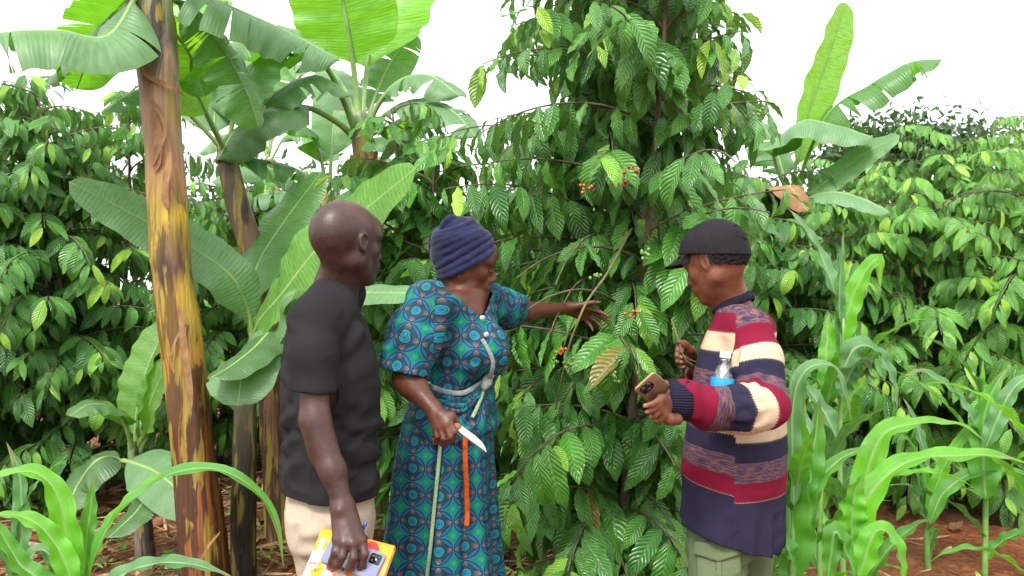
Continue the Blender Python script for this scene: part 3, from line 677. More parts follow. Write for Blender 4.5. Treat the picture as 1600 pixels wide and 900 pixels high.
LF(b3, [(570, 212, 5.6), (588, 165, 5.6), (625, 125, 5.5), (670, 118, 5.4), (720, 150, 5.3)], 5.5, 105, up=(.1, -.5, 1), a0=.15, curl=1.0, mat=M_BAN_G, seed=25, petiole=.3, rib=.022, tears=4)
LF(b3, [(568, 205, 5.6), (590, 140, 5.8), (615, 90, 6.0), (650, 50, 6.1)], 6.0, 75, up=(.2, -.6, .8), a0=.2, curl=.9, mat=M_BAN, seed=26, petiole=.25, tears=4)
LF(b3, [(572, 218, 5.6), (600, 178, 5.5), (650, 155, 5.4), (705, 172, 5.3), (745, 215, 5.2)], 5.4, 115, up=(.1, -.5, 1), a0=.1, curl=1.0, mat=M_BAN_G, seed=29, petiole=.22, tears=6)
LF(b3, [(570, 222, 5.6), (590, 215, 5.4), (630, 215, 5.3), (672, 240, 5.2)], 5.3, 80, up=(.1, -.5, 1), a0=.1, curl=1.0, mat=M_BAN, seed=30, petiole=.2, tears=3)
LF(b3, [(568, 215, 5.6), (610, 195, 5.7), (660, 178, 5.8), (700, 185, 5.9)], 5.8, 75, up=(0, .3, 1), a0=.1, curl=.9, mat=M_BAN_B, seed=27, petiole=.2)
LF(b3, [(560, 205, 5.6), (545, 150, 5.9), (515, 110, 6.2), (460, 100, 6.4)], 6.2, 100, up=(0, -.3, 1), a0=.1, curl=.9, mat=M_BAN_G, seed=28, petiole=.2, tears=4)
for q, pts in enumerate(([(548, 240, 5.53), (556, 262, 5.50), (568, 300, 5.50)], [(590, 232, 5.53), (580, 262, 5.5), (572, 305, 5.5)])):
    C = spline(px_path(pts, 5.5), 12); V, F, uv = blade(C, (0, -1, .1), .05, -.1, -.3, 0, q, ns=3, wob=.15); obj('dry_sheath', V, F, M_DRY, b3, uv=uv)
# banana clump between them, farther back
b4, C4, r4 = banana_plant('banana plant with green stalks between the brown stem and the tall crown', [(512, 300), (516, 340), (520, 420), (523, 560), (526, 700)], 6.8, [.06, .075, .08, .085, .09], M_PS4, 8.1)
LF(b4, [(512, 320, 6.8), (500, 240, 6.8), (480, 200, 6.7), (440, 185, 6.6), (400, 215, 6.5)], 6.7, 85, up=(-.1, -.3, 1), a0=.1, curl=1.1, mat=M_BAN, seed=31, petiole=.3, rib=.02, tears=3)
LF(b4, [(514, 320, 6.8), (518, 240, 6.8), (525, 150, 6.9), (535, 110, 6.9)], 6.8, 70, up=(.2, -.8, .6), a0=.3, curl=.4, mat=M_BAN_G, seed=32, petiole=.35, rib=.02)
LF(b4, [(510, 325, 6.8), (470, 290, 6.6), (420, 262, 6.4), (375, 260, 6.2), (330, 285, 6.1)], 6.4, 80, up=(0, -.4, 1), a0=.1, curl=1.25, mat=M_BAN_G, seed=33, petiole=.2, tears=7)
LF(b4, [(512, 330, 6.8), (480, 310, 6.9), (440, 300, 7.0), (390, 310, 7.0), (350, 335, 7.1)], 7.0, 70, up=(0, -.4, 1), a0=.1, curl=1.2, mat=M_BAN_G, seed=34, petiole=.2, tears=6)
LF(b4, [(516, 325, 6.8), (545, 270, 6.9), (590, 245, 7.0), (640, 260, 7.1)], 6.9, 80, up=(0, -.4, 1), a0=.1, curl=1.0, mat=M_BAN_G, seed=35, petiole=.2, tears=4)
LF(b4, [(516, 325, 6.8), (540, 300, 6.6), (585, 290, 6.5), (625, 320, 6.4)], 6.5, 70, up=(0, -.4, 1), a0=.1, curl=1.0, mat=M_BAN, seed=36, petiole=.15, tears=3)
# young plant whose broad leaves stand behind the man
b5, C5, r5 = banana_plant('young banana plant with broad low leaves between the thick stem and the man', [(385, 560), (384, 620), (383, 700), (381, 800), (380, 900)], 4.3, [.048, .055, .058, .062, .066], M_PS3, 2.2)
LF(b5, [(392, 560, 4.3), (400, 510, 4.2), (440, 460, 4.0), (500, 385, 3.9), (580, 320, 3.8), (650, 262, 3.7)], 3.9, 118, up=(-.25, -.75, .55), a0=.22, curl=.35, mat=M_BAN_B, seed=41, petiole=.12, rib=.016)
LF(b5, [(390, 565, 4.3), (392, 500, 4.3), (360, 430, 4.2), (280, 375, 4.15), (190, 325, 4.1), (108, 284, 4.0)], 4.15, 92, up=(.25, -.75, .6), a0=.15, curl=.45, mat=M_BAN_G, seed=42, petiole=.16, rib=.015)
LF(b5, [(388, 570, 4.3), (395, 500, 4.5), (400, 420, 4.8), (445, 345, 5.0), (503, 268, 5.1)], 4.8, 100, up=(-.3, -.75, .5), a0=.2, curl=.5, mat=M_BAN, seed=43, petiole=.3)
LF(b5, [(386, 570, 4.3), (410, 540, 4.1), (435, 515, 3.9), (440, 470, 3.8), (462, 455, 3.7)], 3.9, 70, up=(-.3, -.6, .7), a0=.1, curl=.9, mat=M_BAN_G, seed=44, petiole=.2)
LF(b5, [(384, 575, 4.25), (420, 520, 4.0), (395, 545, 3.75), (360, 572, 3.6), (330, 590, 3.5)], 3.7, 90, up=(-.2, -.5, .85), a0=.1, curl=.8, mat=M_BAN_D, seed=45, petiole=.3)
LF(b5, [(386, 580, 4.25), (384, 548, 4.0), (380, 560, 3.8), (376, 600, 3.65), (372, 634, 3.6)], 3.7, 122, up=(0, -.9, .3), a0=.12, curl=.5, mat=M_BAN_G, seed=46, petiole=.3)
LF(b5, [(388, 580, 4.3), (440, 520, 4.2), (500, 440, 4.1), (560, 455, 3.6), (672, 458, 3.3)], 3.45, 55, up=(0, -.75, .7), a0=.1, curl=.5, mat=M_BAN_G, seed=48, petiole=.42)
# small sucker at left
b6, C6, r6 = banana_plant('small banana sucker with pale furled leaves left of the thick stem', [(208, 690), (212, 730), (220, 790), (228, 880)], 4.6, [.030, .038, .046, .055], M_PS4, 4.4)
LF(b6, [(210, 700, 4.6), (212, 660, 4.6), (222, 600, 4.6), (245, 540, 4.65), (268, 500, 4.7)], 4.6, 84, up=(-.5, -.7, .3), a0=.5, curl=.2, mat=M_BAN_B, seed=51, petiole=.10)
LF(b6, [(212, 700, 4.6), (232, 660, 4.55), (235, 630, 4.5), (252, 590, 4.5), (275, 560, 4.5)], 4.5, 60, up=(-.4, -.8, .3), a0=.4, curl=.3, mat=M_BAN_B, seed=52, petiole=.2)
LF(b6, [(208, 705, 4.6), (196, 660, 4.5), (176, 636, 4.4), (140, 632, 4.3), (110, 650, 4.2)], 4.4, 66, up=(0, -.4, 1), a0=.3, curl=.9, mat=M_BAN, seed=53, petiole=.3)
LF(b6, [(214, 710, 4.6), (228, 680, 4.6), (240, 655, 4.65), (262, 625, 4.7)], 4.6, 40, up=(-.4, -.6, .6), a0=.3, curl=.6, mat=M_BAN_D, seed=54, petiole=.35)
LF(b6, [(212, 735, 4.6), (190, 718, 4.4), (240, 735, 4.25), (280, 765, 4.1), (335, 795, 4.0)], 4.2, 95, up=(0, -.75, .7), a0=.05, curl=.5, mat=M_BAN_G, seed=55, petiole=.3)
LF(b6, [(210, 740, 4.6), (180, 715, 4.6), (150, 720, 4.5), (120, 760, 4.5), (105, 800, 4.4)], 4.5, 90, up=(-.2, -.6, .7), a0=.1, curl=.6, mat=M_BAN_D, seed=56, petiole=.2)
LF(b6, [(216, 745, 4.6), (236, 740, 4.5), (220, 790, 4.2), (170, 840, 4.0)], 4.2, 70, up=(-.3, -.6, .7), a0=.1, curl=.6, mat=M_BAN_D, seed=57, petiole=.2)
# right banana behind the coffee
b7, C7, r7 = banana_plant('banana plant with upright pale leaf against the sky at right', [(1236, 300), (1236, 350), (1234, 430), (1232, 560)], 6.2, [.06, .085, .095, .10], M_PS4, 7.7)
LF(b7, [(1238, 320, 6.2), (1246, 250, 6.2), (1262, 180, 6.2), (1290, 100, 6.2), (1322, 4, 6.2)], 6.2, 74, up=(.5, -.8, .1), a0=.35, curl=.15, mat=M_BAN_B, seed=61, petiole=.2, rib=.016)
LF(b7, [(1240, 315, 6.2), (1262, 240, 6.1), (1300, 170, 6.0), (1360, 132, 5.9), (1420, 98, 5.8), (1472, 92, 5.7)], 6.0, 120, up=(.0, -.35, 1), a0=.05, curl=1.05, mat=M_BAN, seed=62, petiole=.3, tears=8)
LF(b7, [(1238, 315, 6.2), (1210, 235, 6.1), (1250, 190, 5.9), (1300, 195, 5.8), (1365, 215, 5.7)], 5.9, 95, up=(0, -.45, 1), a0=.1, curl=1.0, mat=M_BAN_G, seed=63, petiole=.28)
LF(b7, [(1240, 330, 6.2), (1262, 305, 6.0), (1310, 270, 5.9), (1360, 235, 5.8), (1405, 212, 5.7)], 5.9, 52, up=(-.35, -.7, .6), a0=.15, curl=.5, mat=M_BAN_G, seed=64, petiole=.12)
LF(b7, [(1240, 335, 6.2), (1258, 312, 5.9), (1300, 300, 5.7), (1345, 310, 5.6), (1390, 332, 5.5)], 5.7, 62, up=(0, -.45, 1), a0=.1, curl=.9, mat=M_BAN_G, seed=65, petiole=.14)
LF(b7, [(1234, 320, 6.2), (1215, 240, 6.3), (1185, 190, 6.4), (1150, 180, 6.5)], 6.4, 95, up=(0, -.4, 1), a0=.1, curl=.9, mat=M_BAN_G, seed=66, petiole=.25, tears=3)
LF(b7, [(1234, 330, 6.2), (1200, 290, 6.0), (1170, 285, 5.9), (1140, 310, 5.8)], 6.0, 85, up=(0, -.3, 1), a0=.1, curl=.9, mat=M_BAN, seed=67, petiole=.2)
LF(b7, [(1238, 340, 6.2), (1225, 310, 5.8), (1232, 290, 5.6), (1262, 330, 5.5)], 5.6, 60, up=(0, -.7, .7), a0=.1, curl=.7, mat=M_DRY, seed=68, petiole=.2)
# more bananas far behind, left
b8, C8, r8 = banana_plant('distant banana plant behind the brown leaning stem', [(420, 250), (424, 330), (428, 420)], 9.5, [.08, .10, .11], M_PS4, 5.5)
for k, (e, wd) in enumerate(([(395, 150), (340, 130), (280, 180)], 95), ) if False else enumerate([([(420, 240), (395, 160), (350, 130), (300, 165)], 80), ([(420, 240), (440, 160), (490, 130), (540, 170)], 80), ([(420, 250), (400, 215), (350, 210), (310, 240)], 70), ([(420, 245), (425, 150), (440, 80)], 75), ([(422, 250), (450, 210), (500, 215), (530, 250)], 70)]):
    LF(b8, e, 9.5, wd, up=(0, -.4, 1), a0=.1, curl=.9, mat=(M_BAN_G, M_BAN)[k % 2], seed=70 + k, petiole=.2, tears=3)
# ---------------------------------------------------------------- maize
def ML(path, d, wpx, mat=M_MZ, up=(0, -.4, 1)):
    return (px_path(path, d), wpx / FPX * d, mat, up)
bx = lambda px, d: V3((px - 800) / FPX * d, d, 0)
maize_plant('young maize with arching leaves in the lower left corner', bx(120, 2.75), .42, 81, 3, .5, .07, leaves=[
    ML([(122, 905), (108, 850), (92, 780), (62, 742), (20, 738), (-40, 752)], 2.7, 46, M_MZ_B), ML([(118, 925), (95, 865), (62, 822), (25, 806), (-30, 806)], 2.6, 41, M_MZ_B),
    ML([(130, 905), (136, 840), (142, 790), (147, 742)], 2.75, 34, M_MZ, (.2, -1, .2)), ML([(135, 915), (165, 830), (215, 775), (270, 740), (335, 733), (395, 762), (432, 815), (444, 890)], 2.65, 31, M_MZ, (-.2, -.4, 1)),
    ML([(130, 930), (150, 870), (185, 800), (235, 752), (285, 735)], 2.75, 37, M_MZ_B, (-.4, -.4, .8)), ML([(130, 950), (190, 900), (250, 880), (310, 884), (370, 905)], 2.5, 39, M_MZ_G),
    ML([(105, 950), (60, 905), (30, 880), (0, 830), (-30, 790)], 2.6, 39, M_MZ)])
maize_plant('young maize with upright grey leaf at the left edge', bx(25, 3.3), .55, 82, 4, .5, .06, leaves=[ML([(30, 890), (34, 830), (34, 780), (28, 730), (10, 690)], 3.3, 32, M_MZ_G, (.2, -1, .2)), ML([(30, 900), (60, 860), (85, 880), (105, 950)], 3.2, 30, M_MZ_G)])
maize_plant('maize with broad upright blade touching the striped sweater', bx(1240, 2.95), .75, 83, 3, .5, .075, leaves=[
    ML([(1243, 900), (1236, 820), (1236, 740), (1243, 670), (1252, 590)], 2.95, 74, M_MZ, (-.3, -1, .1)), ML([(1240, 790), (1238, 640), (1258, 580), (1300, 572), (1322, 620), (1330, 660)], 2.9, 34, M_MZ_G, (.2, -.5, .8)),
    ML([(1245, 860), (1252, 780), (1272, 690), (1280, 620)], 3.0, 60, M_MZ, (.2, -1, .2)), ML([(1248, 840), (1275, 760), (1310, 720), (1350, 700), (1375, 690)], 3.0, 32, M_MZ, (-.2, -.5, .8)), ML([(1240, 880), (1225, 850), (1205, 880), (1195, 930)], 2.9, 36, M_MZ)])
maize_plant('tallest maize with bright upright leaf between the youth and the right edge', bx(1318, 4.2), 1.35, 84, 5, .8, .085, leaves=[
    ML([(1316, 560), (1318, 520), (1330, 470), (1352, 425), (1372, 404), (1376, 450)], 4.2, 40, M_MZ_B, (-.5, -.8, .3)), ML([(1314, 560), (1311, 480), (1313, 420), (1318, 360)], 4.2, 22, M_MZ_G, (.3, -1, .1)),
    ML([(1318, 575), (1335, 545), (1365, 545), (1392, 590), (1402, 640)], 4.0, 40, M_MZ_G, (.2, -.5, .8)), ML([(1316, 620), (1330, 580), (1350, 565), (1362, 580)], 4.1, 34, M_MZ_G, (-.3, -.6, .7)),
    ML([(1318, 660), (1330, 620), (1345, 600), (1352, 585)], 4.3, 40, M_MZ_B, (-.2, -1, .3))])
maize_plant('maize with long leaf arching over the bare soil', bx(1335, 3.15), .62, 85, 3, .5, .075, leaves=[
    ML([(1340, 880), (1345, 820), (1362, 770), (1420, 722), (1500, 712), (1570, 715), (1640, 740)], 3.1, 49, M_MZ_B, (-.1, -.35, 1)), ML([(1340, 850), (1350, 760), (1380, 680), (1440, 662), (1500, 664), (1540, 690)], 3.2, 47, M_MZ_B, (0, -.4, 1)),
    ML([(1338, 880), (1330, 830), (1335, 770), (1350, 740)], 3.1, 60, M_MZ_B, (.1, -1, .2)), ML([(1338, 900), (1320, 860), (1305, 830), (1298, 870), (1290, 930)], 3.0, 42, M_MZ), ML([(1342, 900), (1370, 830), (1400, 850), (1415, 920)], 3.0, 42, M_MZ_B)])
maize_plant('slim maize standing alone on the red soil', bx(1450, 4.55), .55, 86, 3, .5, .05, leaves=[
    ML([(1450, 830), (1440, 770), (1425, 720), (1412, 700)], 4.5, 18, M_MZ_G, (.2, -.6, .7)), ML([(1452, 820), (1475, 770), (1520, 740), (1580, 735), (1640, 760)], 4.3, 26, M_MZ, (0, -.5, 1)), ML([(1450, 800), (1470, 740), (1500, 690), (1530, 660), (1580, 655)], 4.4, 24, M_MZ_B, (-.2, -.5, .8)), ML([(1450, 810), (1445, 750), (1420, 690), (1408, 690), (1402, 750)], 4.5, 20, M_MZ)])
maize_plant('maize with broad dark blade near the right edge', bx(1538, 4.4), .95, 87, 6, .75, .085, leaves=[
    ML([(1540, 780), (1536, 700), (1540, 640), (1556, 600), (1575, 575)], 4.3, 50, M_MZ, (-.3, -.9, .3)), ML([(1535, 690), (1532, 620), (1536, 560)], 4.4, 22, M_MZ_B, (.3, -1, .1)), ML([(1535, 690), (1510, 640), (1480, 605), (1440, 580), (1410, 590)], 4.3, 32, M_MZ_G, (.1, -.5, .9)), ML([(1540, 700), (1575, 620), (1610, 590), (1660, 600)], 4.2, 32, M_MZ_G, (-.1, -.5, .9))])
maize_plant('maize cut off by the right edge of the photo', bx(1625, 3.9), .9, 88, 6, .75, .08)
maize_plant('maize half hidden behind the youth and the broad blade', bx(1290, 4.9), .95, 89, 7, .7, .08)
maize_plant('bushy maize just right of the broad upright blade', bx(1285, 3.7), .75, 91, 7, .6, .08)
maize_plant('low maize in the shade behind the slim one', bx(1405, 5.6), .8, 90, 6, .6, .06)
# ---------------------------------------------------------------- figures: smooth-blended solids meshed once into one continuous surface
class Solid:
    def __init__(s, h): s.h = h; s.pr = []
    def cone(s, a, b, ra, rb, k=.02, flat=None, op='+', cut=None):
        a = np.asarray(a, float); b = np.asarray(b, float); r = max(ra, rb)
        def fn(X, Y, Z):
            ab = b - a; L2 = ab @ ab + 1e-12
            px, py, pz = X - a[0], Y - a[1], Z - a[2]
            t = np.clip((px * ab[0] + py * ab[1] + pz * ab[2]) / L2, 0, 1)
            dx, dy, dz = px - t * ab[0], py - t * ab[1], pz - t * ab[2]
            q = dx * dx + dy * dy + dz * dz
            if flat is not None:                      # flat = (axis, factor): thinner along axis
                ax, fc = flat; c = dx * ax[0] + dy * ax[1] + dz * ax[2]; q = q + c * c * (1 / fc ** 2 - 1)
                return (np.sqrt(q) - (ra + t * (rb - ra))) * (.5 + .5 * fc)
            d = np.sqrt(q) - (ra + t * (rb - ra))
            if cut is not None: d = np.maximum(d, (X - cut[0][0]) * cut[1][0] + (Y - cut[0][1]) * cut[1][1] + (Z - cut[0][2]) * cut[1][2])
            return d
        s.pr.append((fn, np.minimum(a, b) - r, np.maximum(a, b) + r, k, op)); return s
    def chain(s, pts, rad, k=.015, flat=None, cut=None):
        for i in range(len(pts) - 1): s.cone(pts[i], pts[i + 1], rad[i], rad[i + 1], k, flat, '+', cut if i == len(pts) - 2 else None)
        return s
    def ell(s, c, r, M=None, k=.02, op='+'):
        c = np.asarray(c, float); r = np.asarray(r, float); M = np.eye(3) if M is None else np.asarray(M, float)
        def fn(X, Y, Z):
            d = (X - c[0], Y - c[1], Z - c[2])
            q = [d[0] * M[i][0] + d[1] * M[i][1] + d[2] * M[i][2] for i in range(3)]
            k0 = np.sqrt(sum((q[i] / r[i]) ** 2 for i in range(3))); k1 = np.sqrt(sum((q[i] / r[i] ** 2) ** 2 for i in range(3))) + 1e-9
            return k0 * (k0 - 1) / k1
        e = np.sqrt(((M * r[:, None]) ** 2).sum(0)); s.pr.append((fn, c - e, c + e, k, op)); return s
    def loft(s, rings, yaw, k=.03, grow=0.0, ex=2.3, op='+'):
        """rings: (z, cx, cy, a (across), b (fore-aft))"""
        rg = np.array(sorted(rings), float); zz = np.linspace(rg[0, 0], rg[-1, 0], 90)
        u = np.linspace(0, 1, len(rg)); sp = spline(np.column_stack([rg[:, 0], rg[:, 1:]]), 240)
        o = np.argsort(sp[:, 0]); tab = [np.interp(zz, sp[o, 0], sp[o, i]) for i in range(1, 5)]
        cy_, sy_ = math.cos(yaw), math.sin(yaw)
        def fn(X, Y, Z):
            z = np.asarray(Z).ravel(); cx, cy, a, b = [np.interp(z, zz, t).reshape(1, 1, -1) for t in tab]
            a = np.maximum(a + grow, .02); b = np.maximum(b + grow, .02)
            dx, dy = X - cx, Y - cy
            f = np.abs(dx * cy_ + dy * sy_) / b; r = np.abs(dx * sy_ - dy * cy_) / a
            rho = (f ** ex + r ** ex) ** (1 / ex)
            d = (rho - 1) * np.minimum(a, b) * .9
            return np.maximum(d, np.maximum(Z - zz[-1], zz[0] - Z))
        m = np.maximum(rg[:, 3], rg[:, 4]).max() + grow
        lo = V3(rg[:, 1].min() - m, rg[:, 2].min() - m, rg[0, 0]); hi = V3(rg[:, 1].max() + m, rg[:, 2].max() + m, rg[-1, 0])
        s.pr.append((fn, lo, hi, k, op)); return s
    def field(s, post=None, lo=None, hi=None):
        h = s.h; L = np.min([p[1] for p in s.pr if p[4] == '+'], 0) - .03 if lo is None else np.asarray(lo)
        H = np.max([p[2] for p in s.pr if p[4] == '+'], 0) + .03 if hi is None else np.asarray(hi)
        n = np.ceil((H - L) / h).astype(int) + 1
        ax = [L[i] + h * np.arange(n[i]) for i in range(3)]
        F = np.full(n, .06, np.float32)
        for fn, a, b, k, op in s.pr:
            m = k + 3 * h + .006; i0 = np.maximum(np.floor((a - m - L) / h).astype(int), 0); i1 = np.minimum(np.ceil((b + m - L) / h).astype(int) + 1, n)
            if (i1 <= i0).any(): continue
            sl = tuple(slice(p, q) for p, q in zip(i0, i1))
            X = ax[0][sl[0]][:, None, None]; Y = ax[1][sl[1]][None, :, None]; Z = ax[2][sl[2]][None, None, :]
            d = fn(X, Y, Z).astype(np.float32); A = F[sl]
            if op == '+':
                if k > 0:
                    hh = np.clip(.5 + .5 * (A - d) / k, 0, 1); F[sl] = A + (d - A) * hh - k * hh * (1 - hh)
                else: F[sl] = np.minimum(A, d)
            else:
                d = -d; hh = np.clip(.5 - .5 * (A - d) / max(k, 1e-4), 0, 1); F[sl] = A + (d - A) * hh + k * hh * (1 - hh)
        if post: F = post(F, ax[0][:, None, None], ax[1][None, :, None], ax[2][None, None, :])
        return F, L
    def mesh(s, smooth=2, post=None, lo=None, hi=None):
        F, L = s.field(post, lo, hi); V, Q = surface_nets(F, L, s.h)
        for _ in range(smooth): V = laplace(V, Q, .5)
        return V, Q
def surface_nets(F, L, h):
    ins = F < 0; n = np.array(F.shape)
    cs = np.zeros(n - 1, np.uint8)
    C8 = [(i, j, k) for i in (0, 1) for j in (0, 1) for k in (0, 1)]
    for i, j, k in C8: cs += ins[i:n[0] - 1 + i, j:n[1] - 1 + j, k:n[2] - 1 + k]
    act = np.argwhere((cs > 0) & (cs < 8)); del cs
    idx = np.full(n - 1, -1, np.int32); idx[tuple(act.T)] = np.arange(len(act))
    val = {c: F[act[:, 0] + c[0], act[:, 1] + c[1], act[:, 2] + c[2]] for c in C8}
    acc = np.zeros((len(act), 3)); cnt = np.zeros(len(act))
    for a in C8:
        for ax in range(3):
            if a[ax]: continue
            b = list(a); b[ax] = 1; b = tuple(b); va, vb = val[a], val[b]; m = (va < 0) != (vb < 0)
            t = np.where(m, va / np.where(m, va - vb, 1), 0); p = np.array(a, float)[None] + np.zeros((len(act), 1)); p[:, ax] += t
            acc[m] += p[m]; cnt[m] += 1
    V = L + h * (act + acc / cnt[:, None]); Fs = []
    for ax in range(3):
        o = [q for q in range(3) if q != ax]
        A = np.take(ins, range(n[ax] - 1), ax); B = np.take(ins, range(1, n[ax]), ax); e = np.argwhere(A != B)
        e = e[(e[:, o[0]] > 0) & (e[:, o[1]] > 0) & (e[:, o[0]] < n[o[0]] - 1) & (e[:, o[1]] < n[o[1]] - 1)]
        q = []
        for d0, d1 in ((-1, -1), (0, -1), (0, 0), (-1, 0)):
            c = e.copy(); c[:, o[0]] += d0; c[:, o[1]] += d1; q.append(idx[tuple(c.T)])
        q = np.stack(q, 1); fl = A[tuple(e.T)]
        if ax == 1: fl = ~fl
        q[~fl] = q[~fl][:, ::-1]; Fs.append(q)
    Q = np.concatenate(Fs); return V, Q[(Q >= 0).all(1)]
def laplace(V, Q, lam):
    a = np.zeros_like(V); c = np.zeros(len(V))
    for i in range(4):
        j = Q[:, (i + 1) % 4]; k = Q[:, i]
        for q in range(3):
            a[:, q] += np.bincount(k, V[j, q], len(V)) + np.bincount(j, V[k, q], len(V))
        c += np.bincount(k, minlength=len(V)) + np.bincount(j, minlength=len(V))
    return V + lam * (a / np.maximum(c, 1)[:, None] - V)
def vnormals(V, Q):
    nf = np.cross(V[Q[:, 2]] - V[Q[:, 0]], V[Q[:, 3]] - V[Q[:, 1]]); o = np.zeros_like(V)
    for i in range(4):
        for q in range(3): o[:, q] += np.bincount(Q[:, i], nf[:, q], len(V))
    return nrm(o)
def rot_frame(yaw, pitch=0.0, roll=0.0):
    """rows: forward, left, up. pitch > 0 looks down; roll > 0 leans to the own right"""
    f = V3(math.cos(yaw), math.sin(yaw), 0); l = V3(-math.sin(yaw), math.cos(yaw), 0); u = V3(0, 0, 1)
    f, u = f * math.cos(pitch) - u * math.sin(pitch), u * math.cos(pitch) + f * math.sin(pitch)
    l, u = l * math.cos(roll) + u * math.sin(roll), u * math.cos(roll) - l * math.sin(roll)
    return np.array([f, l, u])
def head(S, c, M, sc=1.0, neck=None, female=0.0, shape=(1, 1, 1)):
    """c: centre at ear level; M rows forward/left/up. Returns a local->world function."""
    w = lambda x, y, z: c + sc * (np.array([x * shape[0], y * shape[1], z * shape[2]]) @ M)
    E = lambda p, r, k=.02, op='+': S.ell(w(*p), np.array(r) * sc, M, k * sc, op)
    E((-.014, 0, .040), (.102, .077, .086), .03); E((-.045, 0, .018), (.070, .066, .070), .03)
    E((.030, 0, -.030), (.060, .060, .085), .03)
    for y in (-1, 1):
        S.cone(w(-.004, y * .050, -.050), w(.062, y * .018, -.098), .022 * sc, .017 * sc, .025 * sc)
        S.cone(w(-.004, y * .056, -.010), w(-.002, y * .051, -.052), .018 * sc, .020 * sc, .02 * sc)
        E((.058, y * .043, -.018), (.024, .018, .020), .018)
        E((.074, y * .028, .025), (.017, .027, .010), .016)
        E((.103, y * .032, .004), (.013, .017, .010), .014, '-')
        E((.078, y * .031, .003), (.0135, .0145, .0125), .004)
        S.cone(w(.092, y * .020, .001), w(.079, y * .046, .000), .0035 * sc, .0035 * sc, .003 * sc)
        # ear
        S.ell(w(-.004, y * .077, .000), np.array((.013, .006, .022)) * sc, M, .008 * sc)
        rim = [(-.004 + .014 * math.cos(a), y * .083, .002 + .024 * math.sin(a)) for a in np.linspace(R(40), R(262), 11)]
        S.chain([w(*p) for p in rim], [.0042 * sc] * 11, .004 * sc)
        E((-.002, y * .081, -.022), (.007, .005, .008), .006)
        S.ell(w(.000, y * .089, -.004), np.array((.007, .008, .013)) * sc, M, .004 * sc, '-')
        S.cone(w(.010, y * .079, .002), w(.009, y * .078, -.010), .0045 * sc, .004 * sc, .005 * sc)
    E((.075, 0, .050), (.020, .050, .035), .03)
    S.cone(w(.088, 0, .018), w(.110, 0, -.026), .0085 * sc, .0120 * sc, .012 * sc)
    for y in (-1, 1): E((.099, y * .0155, -.033), (.012, .010, .009), .008)
    E((.085, 0, -.062), (.020, .032, .022), .02)
    E((.101, 0, -.058), (.011, .024, .0075), .006); E((.0985, 0, -.073), (.011, .020, .0085), .006)
    S.cone(w(.110, -.022, -.0655), w(.110, .022, -.0655), .0028 * sc, .0028 * sc, .004 * sc, op='-')
    E((.077, 0, -.100), (.020, .022, .017), .02)
    if neck is not None:
        S.cone(w(-.030, 0, -.045), neck, .045 * sc, .050 * sc, .035 * sc)
        S.cone(w(.004, 0, -.068), neck + .008 * M[0], .030 * sc, .042 * sc, .025 * sc)
    return w
def finger(S, base, dirv, bendn, lens, rad, curls, k=.006):
    """chain of bones from base along dirv, each bent by curls (deg) towards bendn"""
    p = np.asarray(base, float); d = nrm(dirv); b = nrm(bendn - d * np.dot(bendn, d)); pts = [p]; a = 0
    for L, c in zip(lens, curls):
        a += R(c); p = p + L * (d * math.cos(a) + b * math.sin(a)); pts.append(p)
    S.chain(pts, [rad, rad * .94, rad * .86, rad * .74], k); return pts
def hand(S, wrist, d, n, sgn, sz=1.0, curls=((20, 25, 15),) * 4, spread=5, thumb=(.55, .8, .3), tcurl=(10, 20), wr=.026):
    """d: towards the fingers; n: out of the back of the hand; sgn: +1 when the thumb lies on cross(d, n)"""
    d = nrm(d); n = nrm(n - d * np.dot(n, d)); t = sgn * np.cross(d, n); tips = []
    offs = (.030, .0105, -.0095, -.028); ln = ((.043, .026, .022), (.047, .030, .023), (.044, .028, .022), (.034, .021, .020)); dist = (.088, .092, .087, .078)
    for i in range(4):
        kn = wrist + sz * (d * dist[i] + t * offs[i] + n * (.004 - .004 * abs(i - 1.2)))
        S.cone(wrist + t * offs[i] * .45 * sz + d * .008, kn, .017 * sz, .0118 * sz, .014 * sz, (n, .85))
        S.ell(kn + n * .004 * sz, np.array((.0095,) * 3) * sz, None, .008 * sz)
        a = R((1.3 - i) * spread)
        pts = finger(S, kn, d * math.cos(a) + t * math.sin(a), -n, np.array(ln[i]) * sz, (.0098 - .0006 * i) * sz, curls[i]); tips.append(pts)
    tb = wrist + sz * (d * .026 + t * .026 - n * .006); td = nrm(d * thumb[0] + t * thumb[1] - n * thumb[2])
    S.cone(wrist + d * .01 * sz + t * .012 * sz, tb + td * .022 * sz, .018 * sz, .0145 * sz, .015 * sz)
    tp = finger(S, tb + td * .018 * sz, td, nrm(d - n * .6), np.array((.030, .030, .024)) * sz, .0122 * sz, (0,) + tuple(tcurl)); tips.append(tp)
    return tips
def ring_px(py, l, r_, d, ratio, yaw):
    """a torso ring whose outline spans pixels l..r_ at row py, centred d metres away"""
    z = HC - (py - 450) / FPX * d; cx = ((l + r_) / 2 - 800) / FPX * d; hw = (r_ - l) / 2 / FPX * d
    b = hw / math.sqrt(math.cos(yaw) ** 2 + (ratio * math.sin(yaw)) ** 2); return (z, cx, d, b * ratio, b)
